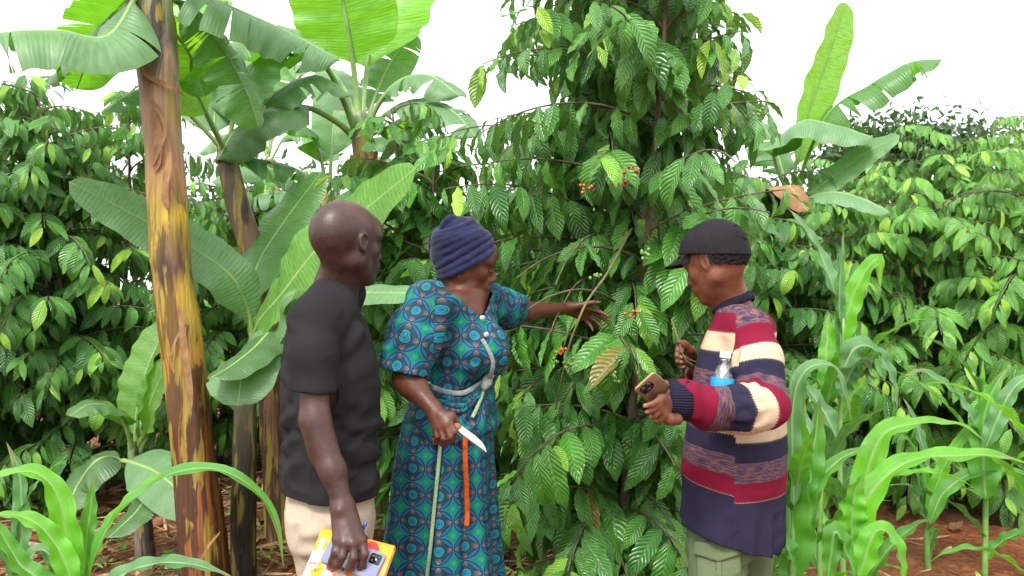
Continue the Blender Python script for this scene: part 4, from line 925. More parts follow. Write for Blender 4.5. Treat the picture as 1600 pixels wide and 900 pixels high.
def skin_mat(name, base, deep, light):
    n = N(name); c = n.coord(); no = n.noise(c, 14, 4, .6); fine = n.noise(c, 220, 2)
    col = n.mix(n.ramp(no, [(.3, 0), (.7, 1)]), deep, base)
    col = n.mix(n.attr('light'), col, light); col = n.mix(n.attr('dark'), col, (.010, .007, .006)); col = n.mix(n.attr('white'), col, (.62, .58, .54))
    vein = n.noise(n.mapping(c, (1, 1, .35)), 30, 2, .4, 1.5)
    stub = n.m_('MULTIPLY', n.attr('stub'), n.ramp(n.noise(c, 420, 2, .7), [(.42, .0), (.58, .75)]))
    col = n.mix(stub, col, (.012, .010, .010)); blot = n.noise(c, 45, 3, .6)
    col = n.mix(1.0, col, n.ramp(blot, [(.3, .84), (.7, 1.14)]), 'MULTIPLY')
    h = n.m_('ADD', n.m_('ADD', n.m_('MULTIPLY', fine, .45), n.m_('MULTIPLY', vein, .6)), n.m_('MULTIPLY', blot, .5))
    return n.done(n.bsdf(col, n.ramp(blot, [(.3, .34), (.7, .58)]), .36, n.bump(h, .35, .003)))
def body_obj(S, mat, root, marks, smooth=2, name='body'):
    V, Q = S.mesh(smooth); A = {'light': np.zeros(len(V)), 'dark': np.zeros(len(V)), 'white': np.zeros(len(V)), 'stub': np.zeros(len(V))}
    for kind, c, r, amt in marks:
        dd = np.linalg.norm(V - np.asarray(c), axis=1); A[kind] = np.maximum(A[kind], amt * np.clip((r - dd) / (r * .35), 0, 1))
    return obj(name, V, Q, mat, root, attrs=A)
def face_marks(w, sc=1.0, lip=.35):
    mk = []
    for y in (-1, 1):
        for x in np.linspace(-1, 1, 5): mk.append(('dark', w(.091 - .006 * abs(x), y * (.031 + .010 * x), -.0035), .0045 * sc, .9))
        for x in np.linspace(-1, 1, 6): mk.append(('dark', w(.094 - .010 * (x > .2) * x, y * (.031 + .017 * x), .024 - .003 * x * x), .006 * sc, .75))
        mk.append(('white', w(.092, y * .0255, .0015), .0035 * sc, .6)); mk.append(('white', w(.090, y * .038, .0015), .0035 * sc, .6)); mk.append(('dark', w(.093, y * .032, .0015), .0045 * sc, 1))
    for x in np.linspace(-1, 1, 7): mk.append(('light', w(.107 - .012 * x * x, .019 * x, -.073), .008 * sc, lip))
    return mk
def garment(name, V, Q, mat, root, uvf, cuts=(), wrinkle=None, thick=.004, kill=None):
    """cuts: (point, normal, select(centroids)->bool): open the cloth beyond the plane. uvf(V, Q, centroid, normals)-> per-corner uv"""
    if cuts:
        bm = bmesh.new(); me = bpy.data.meshes.new('tmp'); me.from_pydata(V.tolist(), [], Q.tolist()); bm.from_mesh(me)
        for co, no, sel, *cl in cuts:
            fs = [f for f, k in zip(bm.faces, sel(np.array([f.calc_center_median() for f in bm.faces]))) if k]
            ge = set(fs)
            for f in fs: ge.update(f.edges); ge.update(f.verts)
            bmesh.ops.bisect_plane(bm, geom=list(ge), dist=1e-5, plane_co=tuple(co), plane_no=tuple(no), clear_outer=(not cl or cl[0]))
        if kill is not None:
            kk = kill(np.array([f.calc_center_median() for f in bm.faces]))
            bmesh.ops.delete(bm, geom=[f for f, k in zip(bm.faces, kk) if k], context='FACES')
        bmesh.ops.delete(bm, geom=[v for v in bm.verts if not v.link_faces], context='VERTS')
        bm.verts.ensure_lookup_table(); bm.verts.index_update()
        V = np.array([v.co[:] for v in bm.verts]); faces = [[v.index for v in f.verts] for f in bm.faces]; bm.free(); bpy.data.meshes.remove(me)
        Q4 = np.array([f for f in faces if len(f) == 4] or np.zeros((0, 4)), int); Q3 = np.array([f + [f[-1]] for f in faces if len(f) == 3] or np.zeros((0, 4)), int)
        big = [f for f in faces if len(f) > 4]
        extra = [[f[0], f[i], f[i + 1], f[i + 1]] for f in big for i in range(1, len(f) - 1)]
        Q = np.concatenate([Q4, Q3] + ([np.array(extra, int)] if extra else []))
    Nn = vnormals(V, Q)
    if wrinkle is not None: V = V + Nn * wrinkle(V, Nn)[:, None]
    tri = Q[:, 2] == Q[:, 3]
    uv4 = uvf(V, Q, Nn)                                           # (nf, 4, 2)
    Fl = [Q[~tri]]; uv = [uv4[~tri].reshape(-1, 2)]
    if tri.any(): Fl.append(Q[tri][:, :3]); uv.append(uv4[tri][:, :3].reshape(-1, 2))
    o = obj(name, V, Fl, mat, root, uv=np.concatenate(uv))
    if thick:
        m = o.modifiers.new('Solidify', 'SOLIDIFY'); m.thickness = thick; m.offset = -1; m.use_rim = True
    return o
def wrap_uv(V, Q, cx, cy, r0, yaw=0.0):
    """cylindrical unrolling in metres round a vertical axis, seam at the back"""
    a = np.arctan2(V[:, 1] - cy, V[:, 0] - cx) - yaw; a = (a + np.pi) % (2 * np.pi) - np.pi
    A = a[Q]; A = np.where(A - A[:, :1] > np.pi, A - 2 * np.pi, A); A = np.where(A[:, :1] - A > np.pi, A + 2 * np.pi, A)
    return np.stack([A * r0, V[:, 2][Q]], -1)
def limb_uv(V, Q, pts, r0, s0=0.0, soft=0.0):
    """unrolling in metres round a polyline: u around, v along"""
    if soft:
        C = spline(pts, 70); s_ = np.concatenate([[0], np.cumsum(np.linalg.norm(np.diff(C, axis=0), axis=1))]); T, E1, E2 = frames(C, (.2, 1, .1))
        d2 = ((V[:, None] - C[None]) ** 2).sum(2); w_ = np.exp(-(d2 - d2.min(1, keepdims=True)) / soft ** 2); w_ /= w_.sum(1, keepdims=True); al = w_ @ s_ + s0; k_ = d2.argmin(1); dv = V - C[k_]
        an = np.arctan2((dv * E2[k_]).sum(1), (dv * E1[k_]).sum(1)); A = an[Q]; A = np.where(A - A[:, :1] > np.pi, A - 2 * np.pi, A); A = np.where(A[:, :1] - A > np.pi, A + 2 * np.pi, A)
        return np.stack([A * r0, al[Q]], -1)
    pts = np.asarray(pts, float); best = np.full(len(V), 1e9); al = np.zeros(len(V)); an = np.zeros(len(V)); s = s0
    for a, b in zip(pts[:-1], pts[1:]):
        ab = b - a; L = np.linalg.norm(ab); t = ab / L; q = (V - a) @ t; qc = np.clip(q, 0, L); dv = V - a - qc[:, None] * t; dist = np.linalg.norm(dv, axis=1)
        e1 = nrm(np.cross(t, (0.2, 1, .1))); e2 = np.cross(t, e1); m = dist < best
        ext = np.where((q < 0) & (s == s0), q, np.where((q > L), q, qc))
        al[m] = (s + ext)[m]; an[m] = np.arctan2(dv @ e2, dv @ e1)[m]; best[m] = dist[m]; s += L
    A = an[Q]; A = np.where(A - A[:, :1] > np.pi, A - 2 * np.pi, A); A = np.where(A[:, :1] - A > np.pi, A + 2 * np.pi, A)
    return np.stack([A * r0, al[Q]], -1)
def folds(V, seed, sc, amp, stretch=(1, 1, 1), sharp=1.0):
    p = V * sc * np.asarray(stretch, float) + seed; q = p + .6 * np.stack([vnoise(p * .7 + 5), vnoise(p * .7 + 9), vnoise(p * .7 + 2)], -1)
    r = 1 - np.abs(vnoise(q)) * 2
    return amp * np.sign(r) * np.abs(r) ** sharp
def ridge(V, pts, rad, amp):
    """a fold line: cloth raised by amp within rad of the polyline"""
    d = np.full(len(V), 9.0)
    for a, b in zip(pts[:-1], pts[1:]): d = np.minimum(d, seg_dist(V, a, b))
    x = d / rad
    return amp * (np.exp(-x * x * 2) - .45 * np.exp(-(x - 1.5) ** 2 * 3))
# ---------------------------------------------------------------- cloth materials
def cloth_weave(n, uv, su, sv):
    s = n.sep(uv); return n.m_('MULTIPLY', n.m_('SINE', n.m_('MULTIPLY', s[0], su)), n.m_('SINE', n.m_('MULTIPLY', s[1], sv)))
def m_cloth(name, col, rough=.9, var=.15, sheen=.0, spec=.15):
    n = N(name); c = n.coord(); no = n.noise(c, 8, 4, .6); w_ = n.noise(n.mapping(c, (1, 1, 1)), 420, 1)
    cc = n.mix(1.0, col, n.ramp(no, [(.3, 1 - var), (.7, 1 + var)]), 'MULTIPLY')
    cc = n.mix(1.0, cc, n.ramp(w_, [(.3, .85), (.7, 1.15)]), 'MULTIPLY')
    return n.done(n.bsdf(cc, rough, spec, n.bump(n.m_('ADD', n.m_('MULTIPLY', w_, .4), n.m_('MULTIPLY', no, .8)), .35, .004), Sheen_Weight=sheen))
M_TEE = m_cloth('charcoal cotton', (.0140, .0130, .0145), .85, .2)
M_WHITE = m_cloth('white cotton', (.6, .6, .61), .9, .06)
M_BEIGE = m_cloth('beige cotton', (.33, .27, .205), .9, .10)
M_SAGE = m_cloth('sage cotton', (.095, .125, .062), .9, .14)
M_CAP = m_cloth('black cotton twill', (.012, .011, .013), .8, .2)
M_SCARF = m_cloth('navy knit', (.012, .015, .046), .92, .45, .1)
M_HAIR = plain('black curly hair', (.010, .008, .008), .8, .2, .4, 120, .8)
def m_print():
    n = N('teal wax print'); s = n.sep(n.coord('UV')); cell = .082
    fu = n.m_('SUBTRACT', n.m_('FRACT', n.m_('DIVIDE', s[0], cell)), .5); fv = n.m_('SUBTRACT', n.m_('FRACT', n.m_('DIVIDE', s[1], cell)), .5)
    au, av = n.m_('ABSOLUTE', fu), n.m_('ABSOLUTE', fv)
    r = n.m_('SQRT', n.m_('ADD', n.m_('MULTIPLY', fu, fu), n.m_('MULTIPLY', fv, fv))); m1 = n.m_('ADD', au, av); mn = n.m_('MINIMUM', au, av)
    green = (.003, .16, .095); teal = (.002, .085, .080); navy = (.003, .012, .028); blue = (.005, .055, .15); brown = (.16, .105, .095); dark = (.008, .030, .045)
    rings = n.ramp(r, [(0, (.003, .08, .12)), (.07, (.010, .17, .25)), (.095, (.002, .08, .12)), (.135, (.010, .20, .30)), (.165, dark)], 'CONSTANT')
    tri = n.m_('MULTIPLY', n.ramp(r, [(.24, 0), (.44, 1)]), n.ramp(mn, [(.06, 1), (.115, 0)]))
    inner = n.mix(n.ramp(r, [(.175, 0), (.185, 1)]), rings, n.mix(tri, dark, brown))
    cres = n.mix(n.ramp(r, [(.36, 0), (.46, 1)]), (.008, .10, .20), blue)
    inner = n.mix(n.ramp(m1, [(.455, 0), (.47, 1)]), inner, n.mix(n.ramp(m1, [(.485, 1), (.50, 0)]), cres, navy))
    gd = n.m_('SQRT', n.m_('ADD', n.m_('POWER', n.m_('SUBTRACT', .5, au), 2.0), n.m_('POWER', n.m_('SUBTRACT', .5, av), 2.0)))
    net = n.noise(n.mapping(n.coord('UV'), (1, 1, 1)), 260, 1)
    outer = n.mix(n.ramp(net, [(.4, 0), (.62, .7)]), green, teal); outer = n.mix(n.ramp(gd, [(.05, .6), (.13, 0)]), outer, (.010, .25, .155))
    col = n.mix(n.ramp(r, [(.452, 0), (.460, 1)]), inner, navy); col = n.mix(n.ramp(r, [(.482, 0), (.492, 1)]), col, (.008, .11, .20)); col = n.mix(n.ramp(r, [(.505, 0), (.515, 1)]), col, outer)
    fab = n.noise(n.coord(), 9, 3); col = n.mix(1.0, col, n.ramp(fab, [(.3, .8), (.7, 1.2)]), 'MULTIPLY')
    w_ = n.noise(n.coord(), 500, 1)
    return n.done(n.bsdf(col, .72, .25, n.bump(n.m_('ADD', n.m_('MULTIPLY', w_, .3), fab), .3, .004)))
M_PRINT = m_print()
def m_sweater():
    n = N('striped knit'); uv = n.coord('UV'); s = n.sep(uv)
    tri = n.m_('ABSOLUTE', n.m_('SUBTRACT', n.m_('FRACT', n.m_('MULTIPLY', s[0], 120.0)), .5))
    q0 = s[1]; f4 = n.m_('MULTIPLY', n.m_('FRACT', n.m_('DIVIDE', q0, 4.0)), 4.0)
    near = n.m_('MINIMUM', n.m_('ABSOLUTE', n.m_('SUBTRACT', f4, 1.0)), n.m_('ABSOLUTE', n.m_('SUBTRACT', f4, 2.0)))
    zig = n.m_('MULTIPLY', n.m_('LESS_THAN', near, .25), n.m_('MULTIPLY', n.m_('SUBTRACT', tri, .25), .14))
    f4 = n.m_('ADD', f4, zig); burg, cream, navy = (.150, .007, .025), (.48, .37, .25), (.020, .018, .038)
    st = n.noise(n.mapping(uv, (26, 11, 1)), 1.3, 3, .6); st2 = n.noise(n.mapping(uv, (9, 12, 1), (3, 1, 0)), 6.0, 2, .5)
    mel = n.mix(n.ramp(st2, [(.45, 0), (.62, 1)]), n.ramp(st, [(.40, (.030, .022, .052)), (.50, (.11, .065, .085)), (.60, (.24, .095, .04))]), (.045, .034, .07))
    below = n.m_('GREATER_THAN', q0, 13.0)
    col = n.mix(n.m_('GREATER_THAN', f4, 1.0), burg, cream); col = n.mix(n.m_('GREATER_THAN', f4, 2.0), col, navy); col = n.mix(n.m_('GREATER_THAN', f4, 3.0), col, mel)
    dots = n.m_('MULTIPLY', n.m_('LESS_THAN', near, .09), n.m_('LESS_THAN', tri, .13))
    col = n.mix(n.m_('MULTIPLY', dots, .55), col, (.22, .16, .12))
    col = n.mix(below, col, navy)
    kn = n.m_('MULTIPLY', n.m_('SINE', n.m_('MULTIPLY', s[0], 1500.0)), n.m_('SINE', n.m_('MULTIPLY', s[1], 88.0)))
    no = n.noise(n.coord(), 7, 3); col = n.mix(1.0, col, n.ramp(no, [(.3, .86), (.7, 1.12)]), 'MULTIPLY')
    return n.done(n.bsdf(col, .95, .12, n.bump(n.m_('ADD', n.m_('MULTIPLY', kn, .2), no), .3, .004)))
M_KNIT = m_sweater()
def m_rib(name, col, k):
    n = N(name); s = n.sep(n.coord('UV')); h = n.m_('SINE', n.m_('MULTIPLY', s[0], k))
    cc = n.mix(n.ramp(h, [(0, .35), (.6, 0)]), col, (.006, .006, .014))
    return n.done(n.bsdf(cc, .95, .12, n.bump(h, .6, .003)))
M_RIBC = m_rib('navy rib knit', (.016, .015, .032), 2 * math.pi * 46)
M_SK_M = skin_mat('deep brown skin', (.066, .029, .021), (.038, .017, .013), (.16, .075, .055))
M_SK_W = skin_mat('warm brown skin', (.105, .034, .016), (.064, .021, .012), (.20, .07, .045))
M_SK_Y = skin_mat('reddish brown skin', (.150, .052, .025), (.100, .034, .018), (.30, .13, .09))
def ring_band(c, M, rf, rl, rad, flat, n=48, drop=0.0):
    a = np.linspace(0, 2 * np.pi, n, endpoint=False); C = c + np.stack([rf * np.cos(a), rl * np.sin(a), -drop * np.cos(a)], 1) @ M
    T = nrm(np.roll(C, -1, 0) - np.roll(C, 1, 0)); B = nrm(C - C.mean(0)); A = np.cross(T, B); k = 10; th = np.linspace(0, 2 * np.pi, k, endpoint=False)
    V = C[:, None] + rad * (np.cos(th)[None, :, None] * A[:, None] + flat * np.sin(th)[None, :, None] * B[:, None])
    F = [[i * k + j, i * k + (j + 1) % k, ((i + 1) % n) * k + (j + 1) % k, ((i + 1) % n) * k + j] for i in range(n) for j in range(k)]
    uv = np.stack([np.repeat(a / (2 * np.pi), k), np.tile(th, n)], 1); return V.reshape(-1, 3), F, uv
def shoe(root, heel, yaw, mat, L=.27):
    S = Solid(.007); M = rot_frame(yaw); w = lambda x, y, z: heel + np.array([x, y, z]) @ M
    S.cone(w(.02, 0, .045), w(L * .55, 0, .045), .042, .043, .02); S.cone(w(L * .55, 0, .042), w(L - .04, 0, .034), .042, .036, .03); S.cone(w(.03, 0, .05), w(.045, 0, .10), .042, .040, .03)
    V, Q = S.mesh(2, post=lambda F, X, Y, Z: np.maximum(F, .006 - Z)); obj('shoe', V, Q, mat, root)
# ================================================================ the man in the black T-shirt
YM = R(25); fm = rot_frame(YM); DM = 2.45
man = thing('person', 'bald person in a black T-shirt and beige trousers, seen from behind, holding a notebook', 'person', (*P(516, 600, DM)[:2], 0), 'people by the coffee tree')
rgM = [ring_px(*q, YM) for q in ((452, 498, 548, DM, 2.0), (462, 478, 554, DM, 1.9), (478, 461, 562, DM, 1.75), (505, 448, 573, DM, 1.6), (552, 439, 588, DM, 1.5), (600, 436, 594, DM, 1.45), (650, 438, 593, DM, 1.4), (700, 440, 588, DM, 1.42), (735, 438, 589, DM, 1.42), (800, 440, 588, DM, 1.42))]
SHm = [P(489, 488, 2.27), P(490, 560, 2.23), P(492, 655, 2.20), P(520, 735, 2.17), P(537, 792, 2.15)]
farS = rgM[3]; fs = V3(farS[1], farS[2], 0) - fm[1] * -0.0 + fm[1] * .185; FA = [V3(fs[0], fs[1], 1.36), V3(fs[0] + .0, fs[1] + .02, 1.06), V3(fs[0] + .06, fs[1] + .02, .80)]
S = Solid(.0042)
cM = P(544, 381, 2.42); hM = rot_frame(R(47), R(2)); neckM = P(523, 452, 2.45)
wM = head(S, cM, hM, .975, neckM)
S.cone(neckM + V3(0, 0, .01), P(520, 480, 2.46), .048, .070, .05)
S.loft(rgM[1:8], YM, .03, grow=-.032)
S.chain([P(492, 510, 2.30)] + SHm[1:3], (.042, .040, .0375), .02); S.chain(SHm[2:], (.0375, .0325, .0235), .02)
S.ell(P(497, 690, 2.19), (.026, .026, .06), None, .03)
S.chain(FA, (.05, .04, .026), .02); hand(S, FA[2], FA[2] - FA[1], fm[1], -1, .98)
# near hand: knuckles and the four fingers over the phone, thumb behind the notebook
wr = SHm[-1]
kn = [P(566, 845, 2.115), P(552, 850, 2.10), P(538, 849, 2.10), P(527, 843, 2.11)]
for i, k_ in enumerate(kn):
    S.cone(wr + (k_ - kn[1]) * .35, k_, .0195, .0125, .014); S.ell(k_ + V3(0, -.003, .002), (.0105,) * 3, None, .008)
fing = [[(566, 845, 2.115), (570, 866, 2.095), (566, 882, 2.098), (562, 890, 2.108)], [(552, 850, 2.10), (553, 872, 2.085), (547, 886, 2.09), (541, 894, 2.10)],
        [(538, 849, 2.10), (535, 870, 2.085), (527, 884, 2.09), (520, 890, 2.10)], [(527, 843, 2.11), (524, 862, 2.095), (519, 876, 2.098), (514, 886, 2.105)]]
for i, f_ in enumerate(fing): S.chain([P(*q) for q in f_], [.0108 - .0006 * (i == 3), .0102, .0092, .0078], .006)
S.cone(wr, P(556, 835, 2.15), .02, .014, .02); S.chain([P(554, 830, 2.15), P(570, 846, 2.165), P(576, 864, 2.165)], (.014, .012, .0095), .01)
# tendons and wrist bone
S.ell(P(531, 798, 2.125), (.010,) * 3, None, .014)
for i in range(3): S.cone(wr + (kn[i] - kn[1]) * .4 + V3(0, -.019, -.01), kn[i] + V3(0, -.008, .004), .003, .0035, .01)
hip = [P(502, 800, 2.36), P(532, 800, 2.54)]; knee = [P(513, 1000, 2.34), P(540, 1010, 2.56)]; ank = [P(506, 1240, 2.36), P(540, 1215, 2.56)]
for q in range(2): S.chain([hip[q], knee[q], ank[q], ank[q] - V3(0, 0, .06)], (.055, .045, .036, .035), .03)
mk = face_marks(wM, .975, .3) + [('light', P(*f_[-1]) + V3(0, -.005, -.002), .010, .9) for f_ in fing] + [('stub', wM(-.02, 0, .05), .20, .8), ('light', wM(.02, -.03, .10), .09, .25), ('light', wM(.05, 0, .1), .07, .2)]
body_obj(S, M_SK_M, man, mk)
# T-shirt
S = Solid(.006); S.loft(rgM, YM, .03); S.cone(P(506, 470, 2.38), P(491, 500, 2.28), .050, .060, .07); S.cone(P(545, 458, 2.52), FA[0] + V3(0, 0, -.01), .05, .062, .05)
SLm = [P(490, 500, 2.28), P(489, 555, 2.235), P(489, 612, 2.22)]; mcut = nrm(V3(-.10, .0, -1)); S.chain(SLm, (.060, .057, .059), .03, cut=(P(488, 613, 2.22), mcut))
SLf = [FA[0], FA[0] * .4 + FA[1] * .6]; S.cone(SLf[0], SLf[1], .06, .058, .03)
V, Q = S.mesh(3)
hemM = P(514, 760, DM); hno = nrm(V3(-.03, .05, -1))
cutsM = [(hemM, hno, lambda c: (c[:, 2] < hemM[2] + .04) & (seg_dist(c, SLm[1], SLm[2]) > 0)), (P(488, 610, 2.22), mcut, lambda c: (seg_dist(c, P(488, 606, 2.22), P(489, 620, 2.22)) < .071) & (c[:, 1] < 2.29)),
         (FA[0] * .55 + FA[1] * .45, nrm(FA[1] - FA[0]), lambda c: seg_dist(c, FA[0] * .5 + FA[1] * .5, FA[1]) < .08)]
fl = [([(530, 655), (555, 662), (575, 655)], .022, .009), ([(518, 690), (540, 672), (570, 668), (590, 660)], .022, .010), ([(512, 640), (540, 632), (565, 618)], .02, .007), ([(530, 700), (560, 712), (585, 705)], .025, .008),
      ([(512, 560), (540, 545), (565, 515)], .02, .006), ([(515, 590), (545, 585), (575, 568)], .025, .006), ([(448, 660), (470, 640), (480, 610)], .02, .007), ([(444, 700), (465, 690), (490, 700)], .02, .007), ([(442, 580), (458, 600), (462, 620)], .02, .006), ([(500, 740), (510, 700), (515, 670)], .02, .006)]
def frontd(px, py): return P(px, py, 2.28 + .12 * ((px - 500) / 90.0) ** 2 if px > 500 else 2.30 + .1 * ((500 - px) / 60.0) ** 2)
def wrM(V, Nn):
    w_ = folds(V, 3, 7, .0042, (1, 1, 1.9)) + folds(V, 8, 17, .0022, (1, 1, 1.5)); low = np.clip((1.2 - V[:, 2]) / .12, 0, 1)
    w_ = w_ * (.5 + 1.2 * low)
    for pts, rd, am in fl: w_ = w_ + ridge(V, [frontd(*q) for q in pts], rd * 1.1, am * 1.5)
    w_ += .004 * np.exp(-((V[:, 2] - 1.425) / .02) ** 2) * 0
    return w_
tee = garment('t_shirt', V, Q, M_TEE, man, lambda V, Q, n: wrap_uv(V, Q, rgM[5][1], rgM[5][2], .17, YM), cutsM, wrM, .0035)
cv, cf, cu = ring_band(P(522, 447, 2.44), rot_frame(YM, R(14)), .052, .064, .0095, .45, drop=.012); obj('collar', cv, cf, M_TEE, tee, uv=cu)
cv, cf, cu = ring_band(P(522, 441, 2.44), rot_frame(YM, R(14)), .049, .060, .008, .4, drop=.012); obj('undershirt_collar', cv, cf, M_WHITE, man, uv=cu)
for pts, rr, col in (([SLm[1], P(488, 606, 2.222)], None, None),): pass
# trousers
def trousers(root, mat, pelvis, yaw, legs, cuts, wr, name='trousers', h=.007):
    S = Solid(h); S.loft(pelvis, yaw, .03)
    for rg in legs: S.loft(rg, yaw, .035, ex=2.1)
    V, Q = S.mesh(3); return garment(name, V, Q, mat, root, lambda V, Q, n: wrap_uv(V, Q, pelvis[0][1], pelvis[0][2], .18, yaw), cuts, wr, .004), S
pelM = [ring_px(*q, YM) for q in ((738, 452, 580, DM, 1.35), (780, 447, 583, DM, 1.35), (820, 448, 582, DM, 1.35), (850, 455, 579, DM, 1.35))]
legM = [[ring_px(*q, YM) for q in ((800, 450, 572, 2.37, 1.0), (840, 452, 574, 2.36, 1.0), (866, 464, 573, 2.35, 1.0), (900, 468, 567, 2.35, 1.0), (1000, 472, 552, 2.35, 1.0), (1120, 476, 540, 2.36, 1.0), (1245, 478, 536, 2.36, 1.0))],
        [ring_px(*q, YM) for q in ((800, 482, 583, 2.54, 1.0), (860, 490, 578, 2.55, 1.0), (900, 495, 576, 2.55, 1.0), (1010, 503, 574, 2.56, 1.0), (1215, 508, 568, 2.56, 1.0))]]
flT = [([(448, 850), (470, 838), (500, 835)], .02, .010), ([(455, 790), (480, 800), (510, 830)], .02, .006), ([(462, 870), (490, 862), (530, 880)], .02, .006), ([(560, 775), (556, 810), (550, 840)], .012, .004), ([(462, 775), (470, 800), (466, 830)], .02, .005)]
def wrT(V, Nn):
    w_ = folds(V, 5, 8, .005, (1, 1, .8)) + folds(V, 2, 18, .002)
    for pts, rd, am in flT: w_ = w_ + ridge(V, [P(q[0], q[1], 2.25) for q in pts], rd, am)
    return w_
trM, _ = trousers(man, M_BEIGE, pelM, YM, legM, [(P(500, 1238, 2.4), V3(0, 0, -1), lambda c: c[:, 2] < .3)], wrT)
for q in range(2): shoe(man, V3(ank[q][0], ank[q][1], 0) - fm[0] * .06, YM, M_CAP)
# ================================================================ the woman in the teal print dress
YW = R(-20); fw_ = rot_frame(YW); DW = 2.8
wom = thing('person', 'person in a teal printed dress and navy head wrap, one arm stretched into the branches', 'person', (*P(700, 600, DW)[:2], 0), 'people by the coffee tree')
rgW = [ring_px(*q, YW) for q in ((452, 708, 752, DW, 1.9), (460, 676, 764, DW, 1.8), (478, 664, 768, DW, 1.6), (505, 662, 773, DW, 1.4), (545, 660, 778, DW, 1.3), (590, 652, 772, DW, 1.2), (612, 648, 768, DW, 1.2), (640, 640, 774, DW, 1.2), (668, 634, 774, DW, 1.2), (700, 632, 766, DW, 1.2))]
skW = [ring_px(*q, YW) for q in ((640, 640, 766, DW, 1.2), (680, 626, 770, DW, 1.2), (720, 617, 770, DW, 1.15), (780, 612, 772, DW, 1.1), (850, 607, 777, DW, 1.1), (900, 603, 781, DW, 1.1), (1000, 598, 788, DW, 1.1), (1140, 594, 794, DW, 1.1))]
shR = P(668, 478, 2.60); elR = P(634, 590, 2.54); wrR = P(678, 640, 2.48)
S = Solid(.0042)
cW = P(727, 411, 2.80); hW = rot_frame(R(6), R(17), R(4)); nkW = P(722, 462, 2.83)
wW = head(S, cW, hW, .97, nkW, shape=(.98, .98, .98))
S.cone(P(724, 452, 2.82), P(720, 482, 2.83), .046, .070, .05); S.loft(rgW[:5], YW, .03, grow=-.016); S.loft(rgW[4:], YW, .03, grow=-.035)
S.cone(P(722, 470, 2.80), P(738, 494, 2.75), .052, .034, .04)
S.chain([shR, elR, wrR], (.05, .039, .0245), .02); S.ell(P(645, 602, 2.53), (.037, .037, .04), None, .03)
S.chain(ARM_L[:3], (.05, .036, .022), .02)
# right hand closed round the knife handle
kW = [P(702, 658, 2.44), P(697, 665, 2.435), P(688, 669, 2.44), P(680, 668, 2.45)]
for k_ in kW: S.cone(wrR, k_, .020, .0108, .012); S.ell(k_, (.0098,) * 3, None, .004)
fgW = [[(702, 658, 2.44), (711, 674, 2.43), (708, 687, 2.445), (700, 686, 2.47)], [(697, 665, 2.435), (704, 683, 2.425), (700, 692, 2.445), (693, 689, 2.47)], [(688, 669, 2.44), (693, 686, 2.43), (690, 694, 2.45), (684, 690, 2.475)], [(680, 668, 2.45), (683, 682, 2.44), (681, 690, 2.455), (677, 687, 2.475)]]
for f_ in fgW: S.chain([P(*q) for q in f_], (.0092, .0088, .0082, .0072), .002)
S.chain([P(690, 648, 2.455), P(705, 650, 2.455), P(714, 660, 2.46)], (.014, .012, .0095), .01)
# left hand, fingers spread behind the twig
wrL = ARM_L[2]; dL = nrm(P(938, 496, 3.30) - wrL)
tipL = hand(S, wrL, dL, V3(0, .75, .66), +1, .92, ((10, 18, 12), (12, 20, 12), (16, 24, 14), (22, 30, 16)), 7, (.75, .5, -.1), (5, 10))
for q in (-.08, .08): S.chain([P(690, 850, DW) + fw_[1] * q, P(690, 1000, DW) + fw_[1] * q, P(692, 1150, DW) + fw_[1] * q], (.08, .055, .036), .02); S.cone(P(690, 1150, DW) + fw_[1] * q, P(690, 1158, DW) + fw_[1] * q + fw_[0] * .16, .035, .028, .03)
body_obj(S, M_SK_W, wom, face_marks(wW, .97, .25) + [('light', P(*f_[2]), .012, .25) for f_ in fgW])
# dress: bodice with puffed sleeves
S = Solid(.006); S.loft(rgW, YW, .03); S.ell(P(752, 548, 2.74), (.09, .09, .085), None, .05)
S.cone(P(690, 462, 2.70), P(668, 474, 2.60), .05, .062, .05); SLw = [P(667, 478, 2.60), P(648, 530, 2.57), P(630, 582, 2.55), P(622, 606, 2.545)]; S.chain(SLw, (.066, .080, .071, .06), .03)
S.cone(P(745, 462, 2.88), P(760, 472, 2.94), .05, .055, .04); SLl = [P(762, 474, 2.95), P(790, 482, 3.04), P(822, 487, 3.12)]; S.chain(SLl, (.062, .062, .052), .03)
V, Q = S.mesh(3); V0w = V
cutsW = [(P(631, 580, 2.55), nrm(V3(-.22, -.05, -1)), lambda c: (seg_dist(c, SLw[2], SLw[3]) < .095) & (c[:, 0] < P(664, 590, 2.55)[0])), (P(812, 486, 3.09), nrm(V3(.9, .6, -.05)), lambda c: seg_dist(c, P(805, 485, 3.08), P(835, 490, 3.16)) < .09),
         (P(705, 678, DW), nrm(V3(.16, .0, -1)), lambda c: (c[:, 2] < 1.15) & (c[:, 0] > P(640, 600, 2.8)[0]) & (c[:, 1] > 2.5))]
la, lb, lc = P(690, 447, 2.7), P(752, 499, 2.7), P(776, 440, 2.7)
def vpl(a, b):
    ray = nrm((a + b) / 2 - V3(0, 0, HC)); return nrm(np.cross(b - a, ray))
nA, nB = vpl(la, lb), vpl(lb, lc)
if nA[2] < 0: nA = -nA
if nB[0] > 0: nB = -nB
selV = lambda c: (c[:, 2] > 1.36) & (c[:, 1] < 2.83)
cutsW += [(la, nA, selV, False), (lb, nB, selV, False)]
killW = lambda c: selV(c) & (((c - la) @ nA) > 0) & (((c - lb) @ nB) > 0)
flW = [([(668, 545), (700, 532), (735, 520)], .02, .010), ([(672, 600), (700, 585), (740, 580)], .02, .008), ([(660, 500), (655, 540), (640, 575)], .02, .006), ([(690, 640), (720, 632), (758, 605)], .02, .010), ([(700, 665), (735, 650), (760, 612)], .02, .012), ([(735, 680), (752, 650), (763, 612)], .015, .012), ([(660, 610), (690, 622), (720, 620), (760, 600)], .016, .014), ([(658, 625), (690, 638), (725, 632), (762, 604)], .014, .010)]
